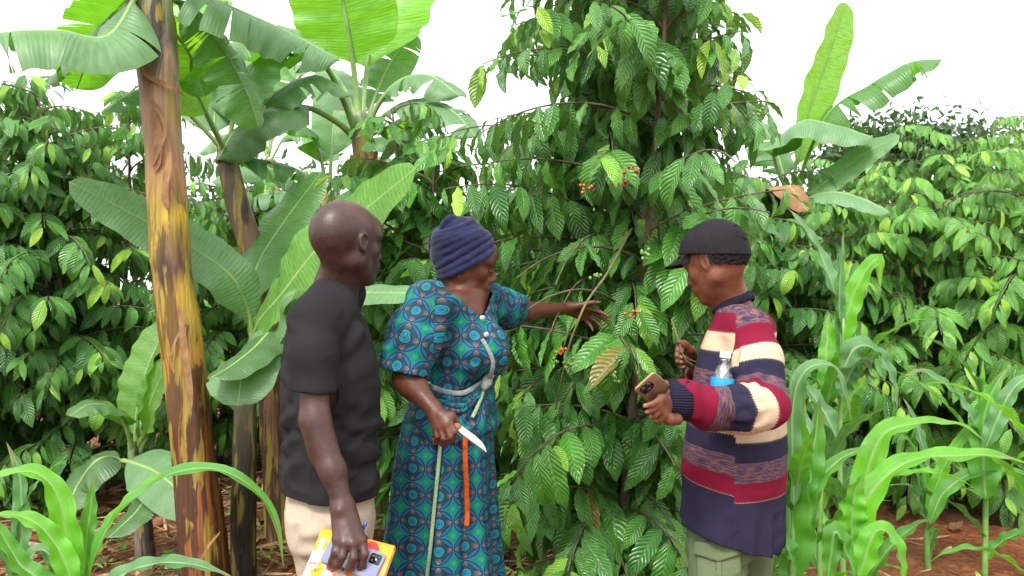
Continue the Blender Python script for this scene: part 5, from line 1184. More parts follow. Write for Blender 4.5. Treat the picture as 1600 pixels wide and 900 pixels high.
def wdep(px, py): return P(px, py, 2.60 + .10 * ((px - 695) / 70.0) ** 2 if px > 665 else 2.52)
def wrW(V, Nn):
    w_ = folds(V, 11, 9, .008, (1, 1, 1.3)) + folds(V, 4, 22, .0030)
    for pts, rd, am in flW: w_ = w_ + ridge(V, [wdep(*q) for q in pts], rd, am * 1.4)
    return w_
def uvW(V, Q, n):
    a = wrap_uv(V, Q, rgW[5][1], rgW[5][2], .155, YW); b = limb_uv(V, Q, SLw, .075); c = limb_uv(V, Q, SLl, .06); ce = V[Q].mean(1)
    mR = (seg_dist(ce, SLw[0], SLw[1]) < .10) | (seg_dist(ce, SLw[1], SLw[3]) < .092); mR &= (ce[:, 1] < 2.66) & (ce[:, 0] < P(682, 500, 2.6)[0])
    mL = (seg_dist(ce, SLl[0], SLl[2]) < .08) & (ce[:, 0] > P(768, 480, 2.95)[0])
    a[mR] = b[mR]; a[mL] = c[mL]; return a
dress = garment('dress', V, Q, M_PRINT, wom, uvW, cutsW, wrW, .003, killW)
# skirt with hanging folds
S = Solid(.008); S.loft(skW, YW, .03, ex=2.1); V, Q = S.mesh(3)
def wrS(V, Nn):
    a = np.arctan2(V[:, 1] - DW, V[:, 0] - skW[3][1]); low = np.clip((1.06 - V[:, 2]) / .5, .15, 1); ph = .5 * vnoise(np.stack([V[:, 2] * 2.2, a, 0 * a], -1))
    w_ = low * (.019 * np.sin(7 * a + 2.2 * ph) + .007 * np.sin(15 * a + 3 * ph + 1)) + folds(V, 6, 7, .003, (1, 1, .5))
    slit = np.abs((V[:, 0] / np.maximum(V[:, 1], .1) * FPX + 800) - (684 - (HC - V[:, 2]) * 0 - 14 * np.clip((1.02 - V[:, 2]) / .4, 0, 1)))
    return w_ - np.where(V[:, 1] < DW, .022 * np.exp(-(slit / 5.0) ** 2), 0)
skirt = garment('skirt', V, Q, M_PRINT, wom, lambda V, Q, n: wrap_uv(V, Q, skW[3][1], DW, .17, YW), [(P(700, 1125, DW), V3(0, 0, -1), lambda c: c[:, 2] < .2)], wrS, .003)
def on_surf(px, py, Vs, off=.004):
    """the nearest visible point of a cloth surface along the ray of a photo pixel"""
    q = np.stack([800 + Vs[:, 0] / Vs[:, 1] * FPX, 450 - (Vs[:, 2] - HC) / Vs[:, 1] * FPX], 1); d = np.hypot(q[:, 0] - px, q[:, 1] - py); m = d < max(6.0, d.min() + 2)
    return P(px, py, Vs[m, 1].min() - off)
def cloth_verts(o): 
    a = np.zeros(len(o.data.vertices) * 3, np.float32); o.data.vertices.foreach_get('co', a); return a.reshape(-1, 3) + wloc(o)
VD, VS = cloth_verts(dress), cloth_verts(skirt)
M_LACE = plain('white lace band', (.24, .27, .245), .9, .1, .3, 160, .6); M_CORD = plain('pale green braid', (.24, .33, .18), .9, .1, .45, 260, .8); M_ORIB = plain('orange ribbon', (.50, .08, .010), .8, .2, .4, 60, .3); M_BTN = plain('cream button', (.42, .39, .32), .4, .4)
def strip_on(name, pts, Vs, wd, mat, root, th=.0025, off=.005, flat=.35):
    C = spline([on_surf(*q, Vs, off) for q in pts], 40); tv, tf, tu = tube(C, wd, 8, flat=flat, up=(0, -1, .01)); return obj(name, tv, tf, mat, root, uv=tu)
strip_on('waistband', [(668, 598), (676, 605), (700, 613), (724, 614), (745, 603), (761, 592)], VD, .0085, M_LACE, dress, off=.006, flat=.35)
strip_on('front_placket', [(753, 530), (762, 545), (770, 565), (768, 582), (762, 594)], VD, .0065, M_LACE, dress, off=.003)
for q, (dy, rr) in enumerate(((10, .011), (19, .012), (27, .010))):
    C = spline([on_surf(*p, VD, .002) for p in ((672, 603 + dy), (700, 613 + dy), (724, 614 + dy * .95), (745, 603 + dy * .75), (758, 594 + dy * .45))], 40); C = C + .003 * np.sin(np.linspace(0, 9 + q, 40))[:, None] * V3(0, 0, 1)
    tv, tf, tu = tube(C, rr * (1 - .35 * np.linspace(-1, 1, 40) ** 2), 10, flat=.8, up=(0, -1, .01)); obj('waist_fold', tv, tf, M_PRINT, dress, uv=np.stack([tu[:, 1] * .28 + q * .03, tu[:, 0] * .07 + q * .05], 1))
kn_ = on_surf(761, 596, VD, .01)
S = Solid(.004); S.ell(kn_, (.018, .014, .020), None, .01); S.ell(kn_ + V3(.010, -.004, .02), (.014, .012, .013), None, .008); S.ell(kn_ + V3(-.008, -.004, -.014), (.012, .012, .016), None, .008); V, Q = S.mesh(1); obj('waist_knot', V, Q, M_LACE, dress)
strip_on('tie_end', [(757, 602), (752, 620), (744, 640), (738, 652)], VD, .006, M_CORD, dress, off=.012)
VDS = np.concatenate([VD, VS])
strip_on('skirt_braid', [(688, 694), (684, 740), (678, 800), (672, 860), (667, 905), (664, 960)], VS, .006, M_CORD, skirt, off=.008, flat=.5)
strip_on('orange_ribbon', [(727, 680), (727, 720), (729, 770), (730, 805), (729, 822)], VDS, .008, M_ORIB, skirt, off=.016, flat=.4)
for q in ((753, 497), (759, 523)):
    c = on_surf(*q, VD, .003); bv, bf, bu = tube([c + V3(0, 0, 0), c + nrm(V3(.5, -.85, .1)) * .006], .0085, 16); obj('button', bv, bf, M_BTN, dress, uv=bu)
# head wrap: stacked rolls round an axis leaning back, knot on top
axW = nrm(hW[2] * .80 - hW[0] * .60); fA = nrm(hW[0] - axW * np.dot(hW[0], axW)); lA = np.cross(axW, fA); MA = np.array([fA, lA, axW])
c0 = wW(-.020, 0, .050); S = Solid(.0036)
S.ell(c0 - fA * .012 - axW * .004, (.103, .086, .082), MA, .0); S.ell(c0 + axW * .06, (.060, .054, .045), MA, .0)
nb = 8
for b in range(nb):
    f_ = b / (nb - 1); z = -.046 + .120 * f_; ra = .097 - .036 * f_ ** 2.2; rb = .085 - .028 * f_ ** 2.2
    a = np.linspace(0, 2 * np.pi, 40); tw = .010 * np.sin(a + b * .9); C = c0 - fA * .008 + np.stack([(ra) * np.cos(a), rb * np.sin(a), z + tw + .014 * np.cos(a) * (1 - f_)], 1) @ MA
    S.chain(list(C), [.0125] * 40, .0)
kc = c0 + axW * .086 - fA * .022
for a0_ in (0, 2.1, 4.2):
    a = np.linspace(a0_, a0_ + 2.6, 10); C = kc + np.stack([.026 * np.cos(a), .026 * np.sin(a), .012 * np.sin(a * 1.5) + .006], 1) @ MA; S.chain(list(C), [.012] * 10, .001)
S.ell(kc + axW * .004, (.024, .024, .012), MA, .004)
V, Q = S.mesh(1); Nn = vnormals(V, Q); V = V + Nn * (folds(V, 2, 45, .0012))[:, None]; obj('head_wrap', V, Q, M_SCARF, wom)
# ================================================================ the young person in the cap and striped sweater
YY = R(150); fy = rot_frame(YY); DY = 2.6
you = thing('person', 'person in a black cap, striped knit sweater and sage cargo trousers', 'person', (*P(1148, 600, DY)[:2], 0), 'people by the coffee tree')
rgY = [ring_px(*q, YY) for q in ((477, 1128, 1166, DY, 1.9), (487, 1120, 1182, DY, 1.8), (502, 1113, 1194, DY, 1.65), (522, 1104, 1207, DY, 1.5), (560, 1092, 1222, DY, 1.4), (610, 1081, 1226, DY, 1.35), (650, 1074, 1228, DY, 1.35), (700, 1068, 1229, DY, 1.35), (760, 1066, 1228, DY, 1.35), (850, 1064, 1226, DY, 1.35))]
shL = P(1172, 534, 2.47); elL = P(1196, 632, 2.36); wrL_ = P(1046, 626, 2.27)
S = Solid(.0042)
cY = P(1117, 411, 2.58); hY = rot_frame(R(140), R(22)); nkY = P(1145, 484, 2.60)
wY = head(S, cY, hY, .95, nkY, shape=(.93, .92, .97))
S.cone(P(1143, 466, 2.6), P(1150, 508, 2.6), .043, .058, .04); S.loft(rgY[2:9], YY, .03, grow=-.055)
S.chain([shL, elL, wrL_], (.036, .036, .0245), .02)
shR_ = V3(rgY[3][1], rgY[3][2], 1.36) - fy[1] * .16; elR_ = P(1118, 628, 2.86); wrR_ = P(1086, 566, 2.76)
S.chain([shR_, elR_, wrR_], (.045, .036, .024), .02)
# left hand holding the phone from below: fingers on the near side
phc = P(1025, 611, 2.235); phx = nrm(V3(.55, .70, -.45)); phy = V3(.72, -.12, .69); phy = nrm(phy - phx * np.dot(phx, phy)); phn = np.cross(phx, phy)
if phn[1] > 0: phn = -phn; phy = -phy
kY = [P(1032, 622, 2.185), P(1029, 631, 2.18), P(1031, 640, 2.185), P(1036, 647, 2.195)]
for k_ in kY: S.cone(wrL_, k_, .0205, .0105, .012); S.ell(k_, (.0094,) * 3, None, .004)
fgY = [[(1032, 624, 2.18), (1018, 632, 2.163), (1008, 634, 2.165)], [(1029, 632, 2.18), (1018, 642, 2.168), (1011, 644, 2.172)], [(1031, 641, 2.185), (1023, 650, 2.18), (1017, 651, 2.185)], [(1036, 648, 2.195), (1031, 656, 2.192), (1026, 657, 2.197)]]
for f_ in fgY: S.chain([P(*q) for q in f_], (.0092, .0086, .0074), .002)
S.chain([P(1046, 608, 2.26), P(1040, 602, 2.27), P(1028, 598, 2.27)], (.015, .012, .0095), .01)
S.chain([P(1034, 648, 2.20), P(1046, 656, 2.21), P(1058, 655, 2.23)], (.012, .014, .016), .01)
# right hand pinching a twig
dR = nrm(P(1066, 540, 2.70) - wrR_)
palm = P(1076, 553, 2.71)
S.cone(wrR_, palm, .022, .022, .02); S.ell(palm, (.022, .020, .028), None, .015)
fgR = [[(1070, 543, 2.69), (1060, 541, 2.675), (1058, 547, 2.665), (1066, 549, 2.662)], [(1070, 551, 2.685), (1059, 550, 2.668), (1057, 556, 2.66), (1066, 558, 2.658)], [(1071, 559, 2.685), (1060, 559, 2.668), (1058, 565, 2.66), (1066, 566, 2.66)], [(1073, 566, 2.69), (1064, 568, 2.675), (1063, 573, 2.67), (1069, 573, 2.668)]]
for f_ in fgR: S.chain([P(*q) for q in f_], (.0088, .0084, .0078, .0070), .002)
S.chain([P(1080, 548, 2.68), P(1070, 538, 2.668), P(1061, 534, 2.662)], (.013, .011, .009), .01)
hipY = [P(1130, 800, 2.56), P(1160, 800, 2.70)]; knY = [P(1122, 1000, 2.48), P(1168, 1000, 2.72)]; anY = [P(1128, 1215, 2.5), P(1174, 1195, 2.72)]
for q in range(2): S.chain([hipY[q], knY[q], anY[q], anY[q] - V3(0, 0, .06)], (.042, .045, .036, .035), .03)
body_obj(S, M_SK_Y, you, face_marks(wY, .95, .2) + [('light', P(*f_[-1]) + V3(-.003, -.005, 0), .008, .8) for f_ in fgY + fgR])
# hair below the cap: the scalp itself grown by half a centimetre, curled
S = Solid(.004); head(S, cY, hY, .95, None, shape=(.93, .92, .97))
V, Q = S.mesh(1, post=lambda F, X, Y, Z: F - .0055)
V = V + vnormals(V, Q) * (.0035 * vnoise(V * 130) + .0025 * vnoise(V * 260 + 7))[:, None]
L_ = (V - cY) @ hY.T / .95; lc = L_[Q].mean(1); nz_ = .005 * vnoise(lc * 70)
kf = (lc[:, 0] < -.022 + nz_) & (lc[:, 2] > -.048 + .50 * (lc[:, 0] + .095) + nz_) 
abv = ((V[Q].mean(1) - wY(0, 0, .030)) @ nrm(hY[2] - hY[0] * .42)); opn = np.linalg.norm((V[Q].mean(1) - wY(-.118, 0, .060)) @ hY[1:].T, axis=1) < .030; kf &= (abv < .010) | (opn & (lc[:, 0] < -.05))
Q = Q[kf]; us_ = np.unique(Q); rm = np.zeros(len(V), int); rm[us_] = np.arange(len(us_)); obj('hair', V[us_], rm[Q], M_HAIR, you)
# cap: crown panels, visor, button, rear opening with strap
S = Solid(.004); S.ell(wY(-.010, 0, .040), np.array((.118, .092, .101)) * .93, hY, .01)
V, Q = S.mesh(2); kc_ = wY(-.010, 0, .040); L_ = (V - kc_) @ hY.T; fc = 1 / np.sqrt(np.clip(1 - (np.clip(L_[:, 2], -.085, 0) / (.101 * .93)) ** 2, .2, 1)); fc = np.minimum(fc, 1.35) ** .72; L_[:, :2] *= fc[:, None]; V = kc_ + L_ @ hY; cc = wY(0, 0, .030); cn = -nrm(hY[2] - hY[0] * .42)
op = wY(-.118, 0, .060); nop = -hY[0]
capo = garment('cap', V, Q, M_CAP, you, lambda V, Q, n: wrap_uv(V, Q, cc[0], cc[1], .1), [(cc, cn, lambda c: c[:, 2] > 0)], lambda V, Nn: .0012 * np.cos(6 * np.arctan2((V - cc) @ hY[1], (V - cc) @ hY[0])) ** 12 * -1 + folds(V, 3, 30, .0006), .003,
               kill=lambda c: (np.linalg.norm(((c - op) @ hY[1:].T) / np.array([.030, .024]), axis=1) < 1) & (((c - cc) @ hY[0]) < 0) & (((c - cc) @ hY[2]) > .014))
a = np.linspace(R(150), R(210), 14); C = np.array([wY(-.010 + .119 * math.cos(q), .096 * math.sin(q), .030) for q in a]); tv, tf, tu = tube(C, .010, 8, flat=.25, up=hY[2]); obj('strap', *(lambda C: tube(C, .010, 8, flat=.22, up=hY[0]))(C)[:2], M_CAP, capo)
bv, bf, bu = tube([wY(-.014, 0, .134), wY(-.014, 0, .142)], [.008, .005], 12); obj('cap_button', bv, bf, M_CAP, capo, uv=bu)
vs, rows = [], 9; nu = 17
for sgn, th in ((1, .0), (-1, -.0045)):
    for i in range(rows):
        t = i / (rows - 1)
        for j in range(nu):
            u = -1 + 2 * j / (nu - 1); a = u * R(64); x0, y0 = -.010 + .112 * math.cos(a), .086 * math.sin(a); ext = .084 * (1 - .75 * abs(u) ** 2.2) * t
            vs.append(wY(x0 + ext * (.97), y0 * (1 - .10 * t), .060 - .014 * u ** 2 - .020 * abs(u) ** 2 * t - .04 * ext - .0 + th))
vs = np.array(vs); fa = grid_faces(nu, rows); fb = grid_faces(nu, rows, nu * rows)[:, ::-1]; rim = [[i, i + 1, nu * rows + i + 1, nu * rows + i] for i in range((rows - 1) * nu, rows * nu - 1)]
rim += [[i * nu, (i + 1) * nu, nu * rows + (i + 1) * nu, nu * rows + i * nu] for i in range(rows - 1)] + [[i * nu + nu - 1, (i + 1) * nu + nu - 1, nu * rows + (i + 1) * nu + nu - 1, nu * rows + i * nu + nu - 1] for i in range(rows - 1)]
obj('visor', vs, np.concatenate([fa, fb, np.array(rim)]), M_CAP, capo)
# sweater
SLy = [P(1169, 518, 2.48), P(1182, 562, 2.44), P(1188, 630, 2.37), P(1165, 638, 2.315), P(1110, 639, 2.285), P(1072, 625, 2.275), P(1046, 624, 2.27)]
S = Solid(.006); S.loft(rgY, YY, .03); S.cone(P(1158, 509, 2.54), P(1171, 519, 2.48), .048, .056, .05)
S.chain(SLy[:3], (.058, .066, .066), .03); S.chain(SLy[2:], (.066, .061, .052, .046, .044), .018)
S.ell(P(1193, 638, 2.345), (.064, .058, .052), None, .03)
SLr = [shR_, elR_, P(1094, 580, 2.79)]; S.cone(P(1140, 480, 2.68), shR_, .05, .062, .05); S.chain(SLr, (.062, .06, .048), .025)
V, Q = S.mesh(3)
hY0 = P(1145, 832, DY); hN = nrm(V3(-.28, .05, -1))
cutsY = [(hY0, hN, lambda c: c[:, 2] < .90), (P(1047, 624, 2.27), nrm(V3(-1, 0, .0)), lambda c: (seg_dist(c, P(1052, 624, 2.27), P(1020, 624, 2.27)) < .08)), (P(1095, 578, 2.79), nrm(SLr[2] - SLr[1]), lambda c: seg_dist(c, P(1095, 578, 2.79), P(1080, 560, 2.75)) < .06)]
flY = [([(1150, 520), (1150, 570), (1152, 600)], .012, -.012), ([(1165, 600), (1180, 612), (1210, 612)], .016, .010), ([(1140, 606), (1165, 616), (1185, 640)], .016, .012), ([(1115, 600), (1135, 630), (1150, 660)], .016, .008), ([(1160, 660), (1190, 650), (1215, 625)], .018, .010), ([(1085, 600), (1090, 630), (1088, 652)], .014, .005), ([(1147, 690), (1147, 760), (1150, 830)], .008, -.005), ([(1150, 610), (1170, 600), (1190, 585)], .016, .010)]
def ydep(px, py): return P(px, py, 2.24 if 590 < py < 665 else 2.40)
def wrY(V, Nn):
    w_ = folds(V, 21, 7, .006, (1, 1, 1)) + folds(V, 14, 18, .002)
    for pts, rd, am in flY: w_ = w_ + ridge(V, [ydep(*q) for q in pts], rd, am)
    hem = np.clip((HC - (780 - 450) / FPX * DY - V[:, 2]) / .06, 0, 1); w_ += hem * .007 * np.sin(V[:, 0] * 75 + V[:, 1] * 50)
    return w_
ST = .0566; zT = P(1110, 487, 2.6)[2]
def uvY(V, Q, n):
    a = wrap_uv(V, Q, rgY[5][1], rgY[5][2], .17, YY); f_ = (V - V3(rgY[5][1], rgY[5][2], 0)) @ fy[0]; dn = np.clip((zT - V[:, 2]) / .5, 0, 1)
    back = (V[:, 0] / V[:, 1] * FPX + 800)[Q].mean(1) > 1148
    shift = (.20 * f_ * dn)[Q]; shift = np.where(back[:, None], -.028 * np.clip(dn[Q] * 3, 0, 1), shift)
    q = (zT - V[:, 2][Q] + shift) / ST; q = np.maximum(q, -.9) + 4; a[..., 1] = q
    b = limb_uv(V, Q, SLy, .07, 0.0, .035); s_ = b[..., 1]; L = sum(np.linalg.norm(y - x) for x, y in zip(SLy[:-1], SLy[1:])); qs = (s_ - .018) / (L - .018 - .055) * 9.0
    b[..., 1] = np.clip(qs, -.9, 8.8) + 4; ce = V[Q].mean(1)
    m = np.zeros(len(Q), bool)
    for x, y, r in ((SLy[0], SLy[1], .085), (SLy[1], SLy[2], .09), (SLy[2], SLy[3], .095), (SLy[3], SLy[6], .085)): m |= seg_dist(ce, x, y) < r
    px = ce[:, 0] / ce[:, 1] * FPX + 800; m &= (ce[:, 1] < 2.43) | ((px > 1150) & (ce[:, 2] < 1.43) & (ce[:, 1] < 2.52)); m &= (ce[:, 2] > P(1100, 672, 2.3)[2]) & (ce[:, 2] < P(1150, 484, 2.5)[2])
    m |= (px < 1068) & (ce[:, 1] < 2.45)
    a[m] = b[m]; return a
swe = garment('sweater', V, Q, M_KNIT, you, uvY, cutsY, wrY, .005)
cv, cf, cu = ring_band(P(1146, 476, 2.6), rot_frame(YY, R(20)), .060, .070, .016, .45, drop=.010); obj('collar', cv, cf, M_RIBC, swe, uv=cu * np.array([3, 1]))
tv, tf, tu = tube([P(1073, 625, 2.275), P(1064, 625, 2.273), P(1050, 624.5, 2.27), P(1042, 624, 2.27)], (.0490, .0485, .0465, .0440), 40, cap=False, up=(0, 0, 1)); o = obj('cuff', tv, tf, M_RIBC, swe, uv=tu * np.array([1.0, 1])); md = o.modifiers.new('Solidify', 'SOLIDIFY'); md.thickness = .006; md.offset = -1
# cargo trousers
pelY = [ring_px(*q, YY) for q in ((780, 1094, 1202, DY, 1.2), (820, 1084, 1207, DY, 1.2), (855, 1080, 1205, DY, 1.2))]
legY = [[ring_px(*q, YY) for q in ((800, 1084, 1168, 2.57, 1.0), (845, 1081, 1168, 2.55, 1.0), (900, 1078, 1164, 2.52, 1.0), (1000, 1078, 1162, 2.49, 1.0), (1212, 1084, 1160, 2.5, 1.0))],
        [ring_px(*q, YY) for q in ((800, 1110, 1208, 2.7, 1.0), (860, 1118, 1204, 2.71, 1.0), (900, 1124, 1202, 2.72, 1.0), (1000, 1128, 1202, 2.72, 1.0), (1195, 1136, 1204, 2.72, 1.0))]]
trY, StY = trousers(you, M_SAGE, pelY, YY, legY, [(P(1140, 1205, 2.6), V3(0, 0, -1), lambda c: c[:, 2] < .3)], lambda V, Nn: folds(V, 31, 8, .006, (1, 1, .7)) + folds(V, 32, 20, .0025))
def patch(name, px0, px1, py0, py1, grow, d, parent, mat, peak=0):
    def post(F, X, Y, Z):
        u = X / Y * FPX + 800; v = 450 - (Z - HC) / Y * FPX; sc_ = d / FPX
        mid = (px0 + px1) / 2; lowv = py1 + peak * (1 - np.abs(u - mid) / ((px1 - px0) / 2))
        b = np.maximum(np.maximum(px0 - u, u - px1), np.maximum(py0 - v, v - lowv)) * sc_
        return np.maximum(np.maximum(F - grow, b), np.maximum(Y - d - .02, -(F + .02)))
    lo = P(px0 - 8, py1 + peak + 8, d) - V3(0, .3, 0); hi = P(px1 + 8, py0 - 8, d) + V3(0, .1, 0)
    S2 = Solid(.004); S2.pr = StY.pr; V, Q = S2.mesh(1, post=post, lo=lo, hi=hi)
    if len(Q): obj(name, V, Q, mat, parent)
patch('pocket', 1088, 1158, 856, 960, .012, 2.5, trY, M_SAGE); patch('pocket_flap', 1084, 1160, 846, 866, .020, 2.5, trY, M_SAGE, 12); patch('pocket_pleat', 1118, 1128, 872, 955, .016, 2.5, trY, M_SAGE)
for q in range(2): shoe(you, V3(anY[q][0], anY[q][1], 0) - fy[0] * .06, YY, M_CAP)
# ================================================================ things held
M_PHONE1 = plain('lilac grey phone back', (.15, .17, .26), .25, .6, .04, 4); M_BLK = plain('black glass', (.006, .006, .007), .12, .6, .1, 5); M_GOLD = plain('gold phone back', (.30, .19, .11), .25, .6, .05, 4, Metallic=.5)
M_LENS = plain('camera lens', (.02, .02, .03), .05, .9, .1, 5); M_PAPER = plain('paper', (.5, .48, .44), .8, .2, .08, 20); M_OR = plain('orange card', (.75, .22, .01), .5, .4, .06, 10); M_STEEL = plain('worn steel blade', (.60, .61, .62), .32, .5, .2, 18, .1, Metallic=.75)
M_WOODH = plain('worn wooden handle', (.22, .11, .05), .6, .3, .3, 30, .4); M_PENW = plain('white pen plastic', (.70, .72, .76), .3, .5); M_PENB = plain('blue pen plastic', (.03, .06, .30), .3, .5)
# notebook
n = N('illustrated notebook cover'); uv = n.coord('UV'); s = n.sep(uv)
cl = n.node('ShaderNodeTexVoronoi'); n.put(cl.inputs['Vector'], uv); cl.inputs['Scale'].default_value = 9.0
hue = n.sep(cl.outputs['Color'])[0]
art = n.ramp(hue, [(0, (.80, .24, .01)), (.22, (.60, .42, .38)), (.42, (.72, .40, .02)), (.56, (.30, .50, .46)), (.68, (.62, .46, .40)), (.84, (.62, .03, .03)), (.93, (.80, .24, .01))], 'CONSTANT')
rightside = n.ramp(s[0], [(.56, 0), (.62, 1)]); art = n.mix(n.m_('MULTIPLY', rightside, .85), art, (.80, .24, .01))
reds = n.ramp(n.m_('ADD', n.m_('POWER', n.m_('SUBTRACT', s[0], .72), 2.0), n.m_('POWER', n.m_('SUBTRACT', s[1], .88), 2.0)), [(.012, 1), (.014, 0)]); art = n.mix(reds, art, (.75, .02, .02))
top = n.m_('GREATER_THAN', s[1], .90); art = n.mix(n.m_('MULTIPLY', top, n.m_('SUBTRACT', 1.0, reds)), art, (.85, .30, .01))
M_COVER = n.done(n.bsdf(art, .45, .4))
DN = 2.155
TL, TR = P(505, 826, DN + .04), P(618, 855, DN - .01); ex = nrm(TR - TL); BLd = P(465, 905, DN - .03) - TL; BLd = nrm(BLd - ex * np.dot(ex, BLd)); W_ = np.linalg.norm(TR - TL); nz = nrm(np.cross(ex, -BLd)); nz = nz if nz[1] < 0 else -nz
ey = np.cross(nz, ex); Hn = .24; ctr = TL + ex * W_ / 2 - ey * Hn / 2
MN = np.array([ex, ey, nz])
nb_ = thing('notebook', 'orange notebook with a colourful doodled cover held flat under the phone', 'notebook', ctr)
pv, pf = box(ctr, (W_ - .006, Hn - .006, .012), MN); obj('pages', pv, pf, M_PAPER, nb_, smooth=False)
for sg in (1, -1):
    v, f, u = rbox(ctr + nz * sg * .0072, (W_, Hn, .0018), MN, .006, 5, .0004); obj('cover', v, f, M_COVER, nb_, uv=u, smooth=False)
v, f, u = rbox(ctr + ey * (Hn / 2 - .001), (W_, .004, .0165), MN, .0015, 3, .0004); obj('spine', v, f, M_OR, nb_, smooth=False)
def text(name, body, c, M, size, mat, parent):
    cu = bpy.data.curves.new(name, 'FONT'); cu.body = body; cu.size = size; cu.align_x = 'CENTER'; cu.align_y = 'CENTER'; cu.extrude = .0003
    o = bpy.data.objects.new('tmp', cu); SC.collection.objects.link(o); dg = bpy.context.evaluated_depsgraph_get(); me = bpy.data.meshes.new_from_object(o.evaluated_get(dg)); bpy.data.objects.remove(o)
    V = np.array([v.co[:] for v in me.vertices]); F = [list(p.vertices) for p in me.polygons]; bpy.data.meshes.remove(me)
    return obj(name, c + V @ M, F, mat, parent, smooth=False)
M_INK = plain('dark ink', (.04, .025, .03), .7, .2)
tw = rot = np.array([nrm(ex * .96 + ey * .22), nrm(ey * .96 - ex * .22), nz])
def onN(px, py, off=.0086):
    r_ = P(px, py, 1.0) - V3(0, 0, HC); t = np.dot(ctr + nz * off - V3(0, 0, HC), nz) / np.dot(r_, nz); return V3(0, 0, HC) + t * r_
text('cover_lettering', 'WALEY OBS', onN(501, 880), tw, .012, M_INK, nb_); text('cover_lettering', 'JUST DO', onN(503, 890), tw, .010, M_INK, nb_)
# phone on the notebook
pc = onN(552, 872, .0135); px_ = nrm(onN(591, 886, .0135) - onN(510, 855, .0135)); py_ = np.cross(nz, px_); MP = np.array([px_, py_, nz])
ph = thing('phone', 'lilac grey phone with dark camera bar lying on the orange notebook', 'phone', pc)
v, f, u = rbox(pc, (.155, .072, .0085), MP, .010, 6, .002); obj('case', v, f, M_PHONE1, ph)
cb = pc + px_ * .056 + py_ * .016; v, f, u = rbox(cb + nz * .0045, (.030, .026, .0016), MP, .005, 5, .0005); cbo = obj('camera_bar', v, f, M_BLK, ph)
for q in ((-.008, .005), (.007, .005), (-.008, -.006), (.007, -.006)):
    tv, tf, tu = tube([cb + px_ * q[0] + py_ * q[1] + nz * .005, cb + px_ * q[0] + py_ * q[1] + nz * .0062], .0042, 14); obj('lens', tv, tf, M_LENS, cbo)
fp = pc + px_ * .040 - py_ * .010; tv, tf, tu = tube([fp + nz * .004, fp + nz * .0048], .0055, 16); obj('fingerprint_sensor', tv, tf, M_BLK, ph)
# pen
pa, pb = onN(572, 816, .030), onN(534, 893, .017); pen = thing('pen', 'white and blue ballpoint pen pinched between the fingers over the phone', 'pen', pb)
C = [pa + (pb - pa) * t for t in (0, .04, .80, .93, 1.0)]; tv, tf, tu = tube(C, (.003, .0042, .0044, .0038, .0012), 12); obj('barrel', tv, tf, M_PENW, pen)
tv, tf, tu = tube([pa + (pb - pa) * t for t in (-.02, .0, .16)], (.003, .0046, .0047), 12); obj('pen_cap', tv, tf, M_PENB, pen); tv, tf, tu = tube([pa + (pb - pa) * t for t in (.925, .97, 1.003)], (.0042, .0032, .0008), 12); obj('pen_tip', tv, tf, M_PENB, pen)
# knife
ka, kb = P(686, 655, 2.462), P(716, 669, 2.452); kt = P(763, 702, 2.44); kd = nrm(kt - kb); ku = nrm(np.cross(kd, V3(.1, -1, .25))); kn3 = np.cross(kd, ku)
if ku[2] < 0: ku = -ku
kni = thing('knife', 'worn kitchen knife with a pale blade gripped in the right hand', 'knife', kb)
L = np.linalg.norm(kt - kb); prof = [(-.01, .010, -.010), (.02, .0115, -.0115), (.5, .0105, -.0125), (.75, .007, -.0125), (.9, .0, -.0120), (.97, -.006, -.0112), (1, -.0105, -.0108)]
V, F = [], []
for t, a_, b_ in prof:
    p = kb + kd * (t * L)
    V += [p + ku * a_ + kn3 * .0011, p + ku * a_ - kn3 * .0011, p + ku * (a_ * .3 + b_ * .7) - kn3 * .0010, p + ku * b_, p + ku * (a_ * .3 + b_ * .7) + kn3 * .0010]
for i in range(len(prof) - 1): F += [[i * 5 + j, i * 5 + (j + 1) % 5, i * 5 + 5 + (j + 1) % 5, i * 5 + 5 + j] for j in range(5)]
F += [[0, 1, 2, 3, 4], [len(V) - 5 + j for j in (4, 3, 2, 1, 0)]]
obj('blade', V, F, M_STEEL, kni, smooth=False)
tv, tf, tu = tube(spline([ka - kd * .04, ka, kb - kd * .01, kb + kd * .004], 12), np.array([.008, .0105, .0115, .011, .0105, .0105, .011, .0115, .012, .012, .0125, .011]), 12, flat=.7, up=kn3); obj('handle', tv, tf, M_WOODH, kni)
# gold phone in the left hand of the youth
v, f, u = rbox(phc, (.146, .071, .008), np.array([phx, phy, phn]), .010, 6, .002)
gp = thing('phone', 'gold phone with a large square camera block held in the left hand', 'phone', phc); obj('case', v, f, M_GOLD, gp)
cb = phc - phx * .046 + phy * -.008; v, f, u = rbox(cb + phn * .0045, (.036, .038, .002), np.array([phx, phy, phn]), .010, 6, .0006); cbo = obj('camera_block', v, f, M_BLK, gp)
for q in ((-.008, .008), (-.008, -.008), (.009, 0)):
    tv, tf, tu = tube([cb + phx * q[0] + phy * q[1] + phn * .005, cb + phx * q[0] + phy * q[1] + phn * .0075], .0062, 16); obj('lens', tv, tf, M_LENS, cbo)
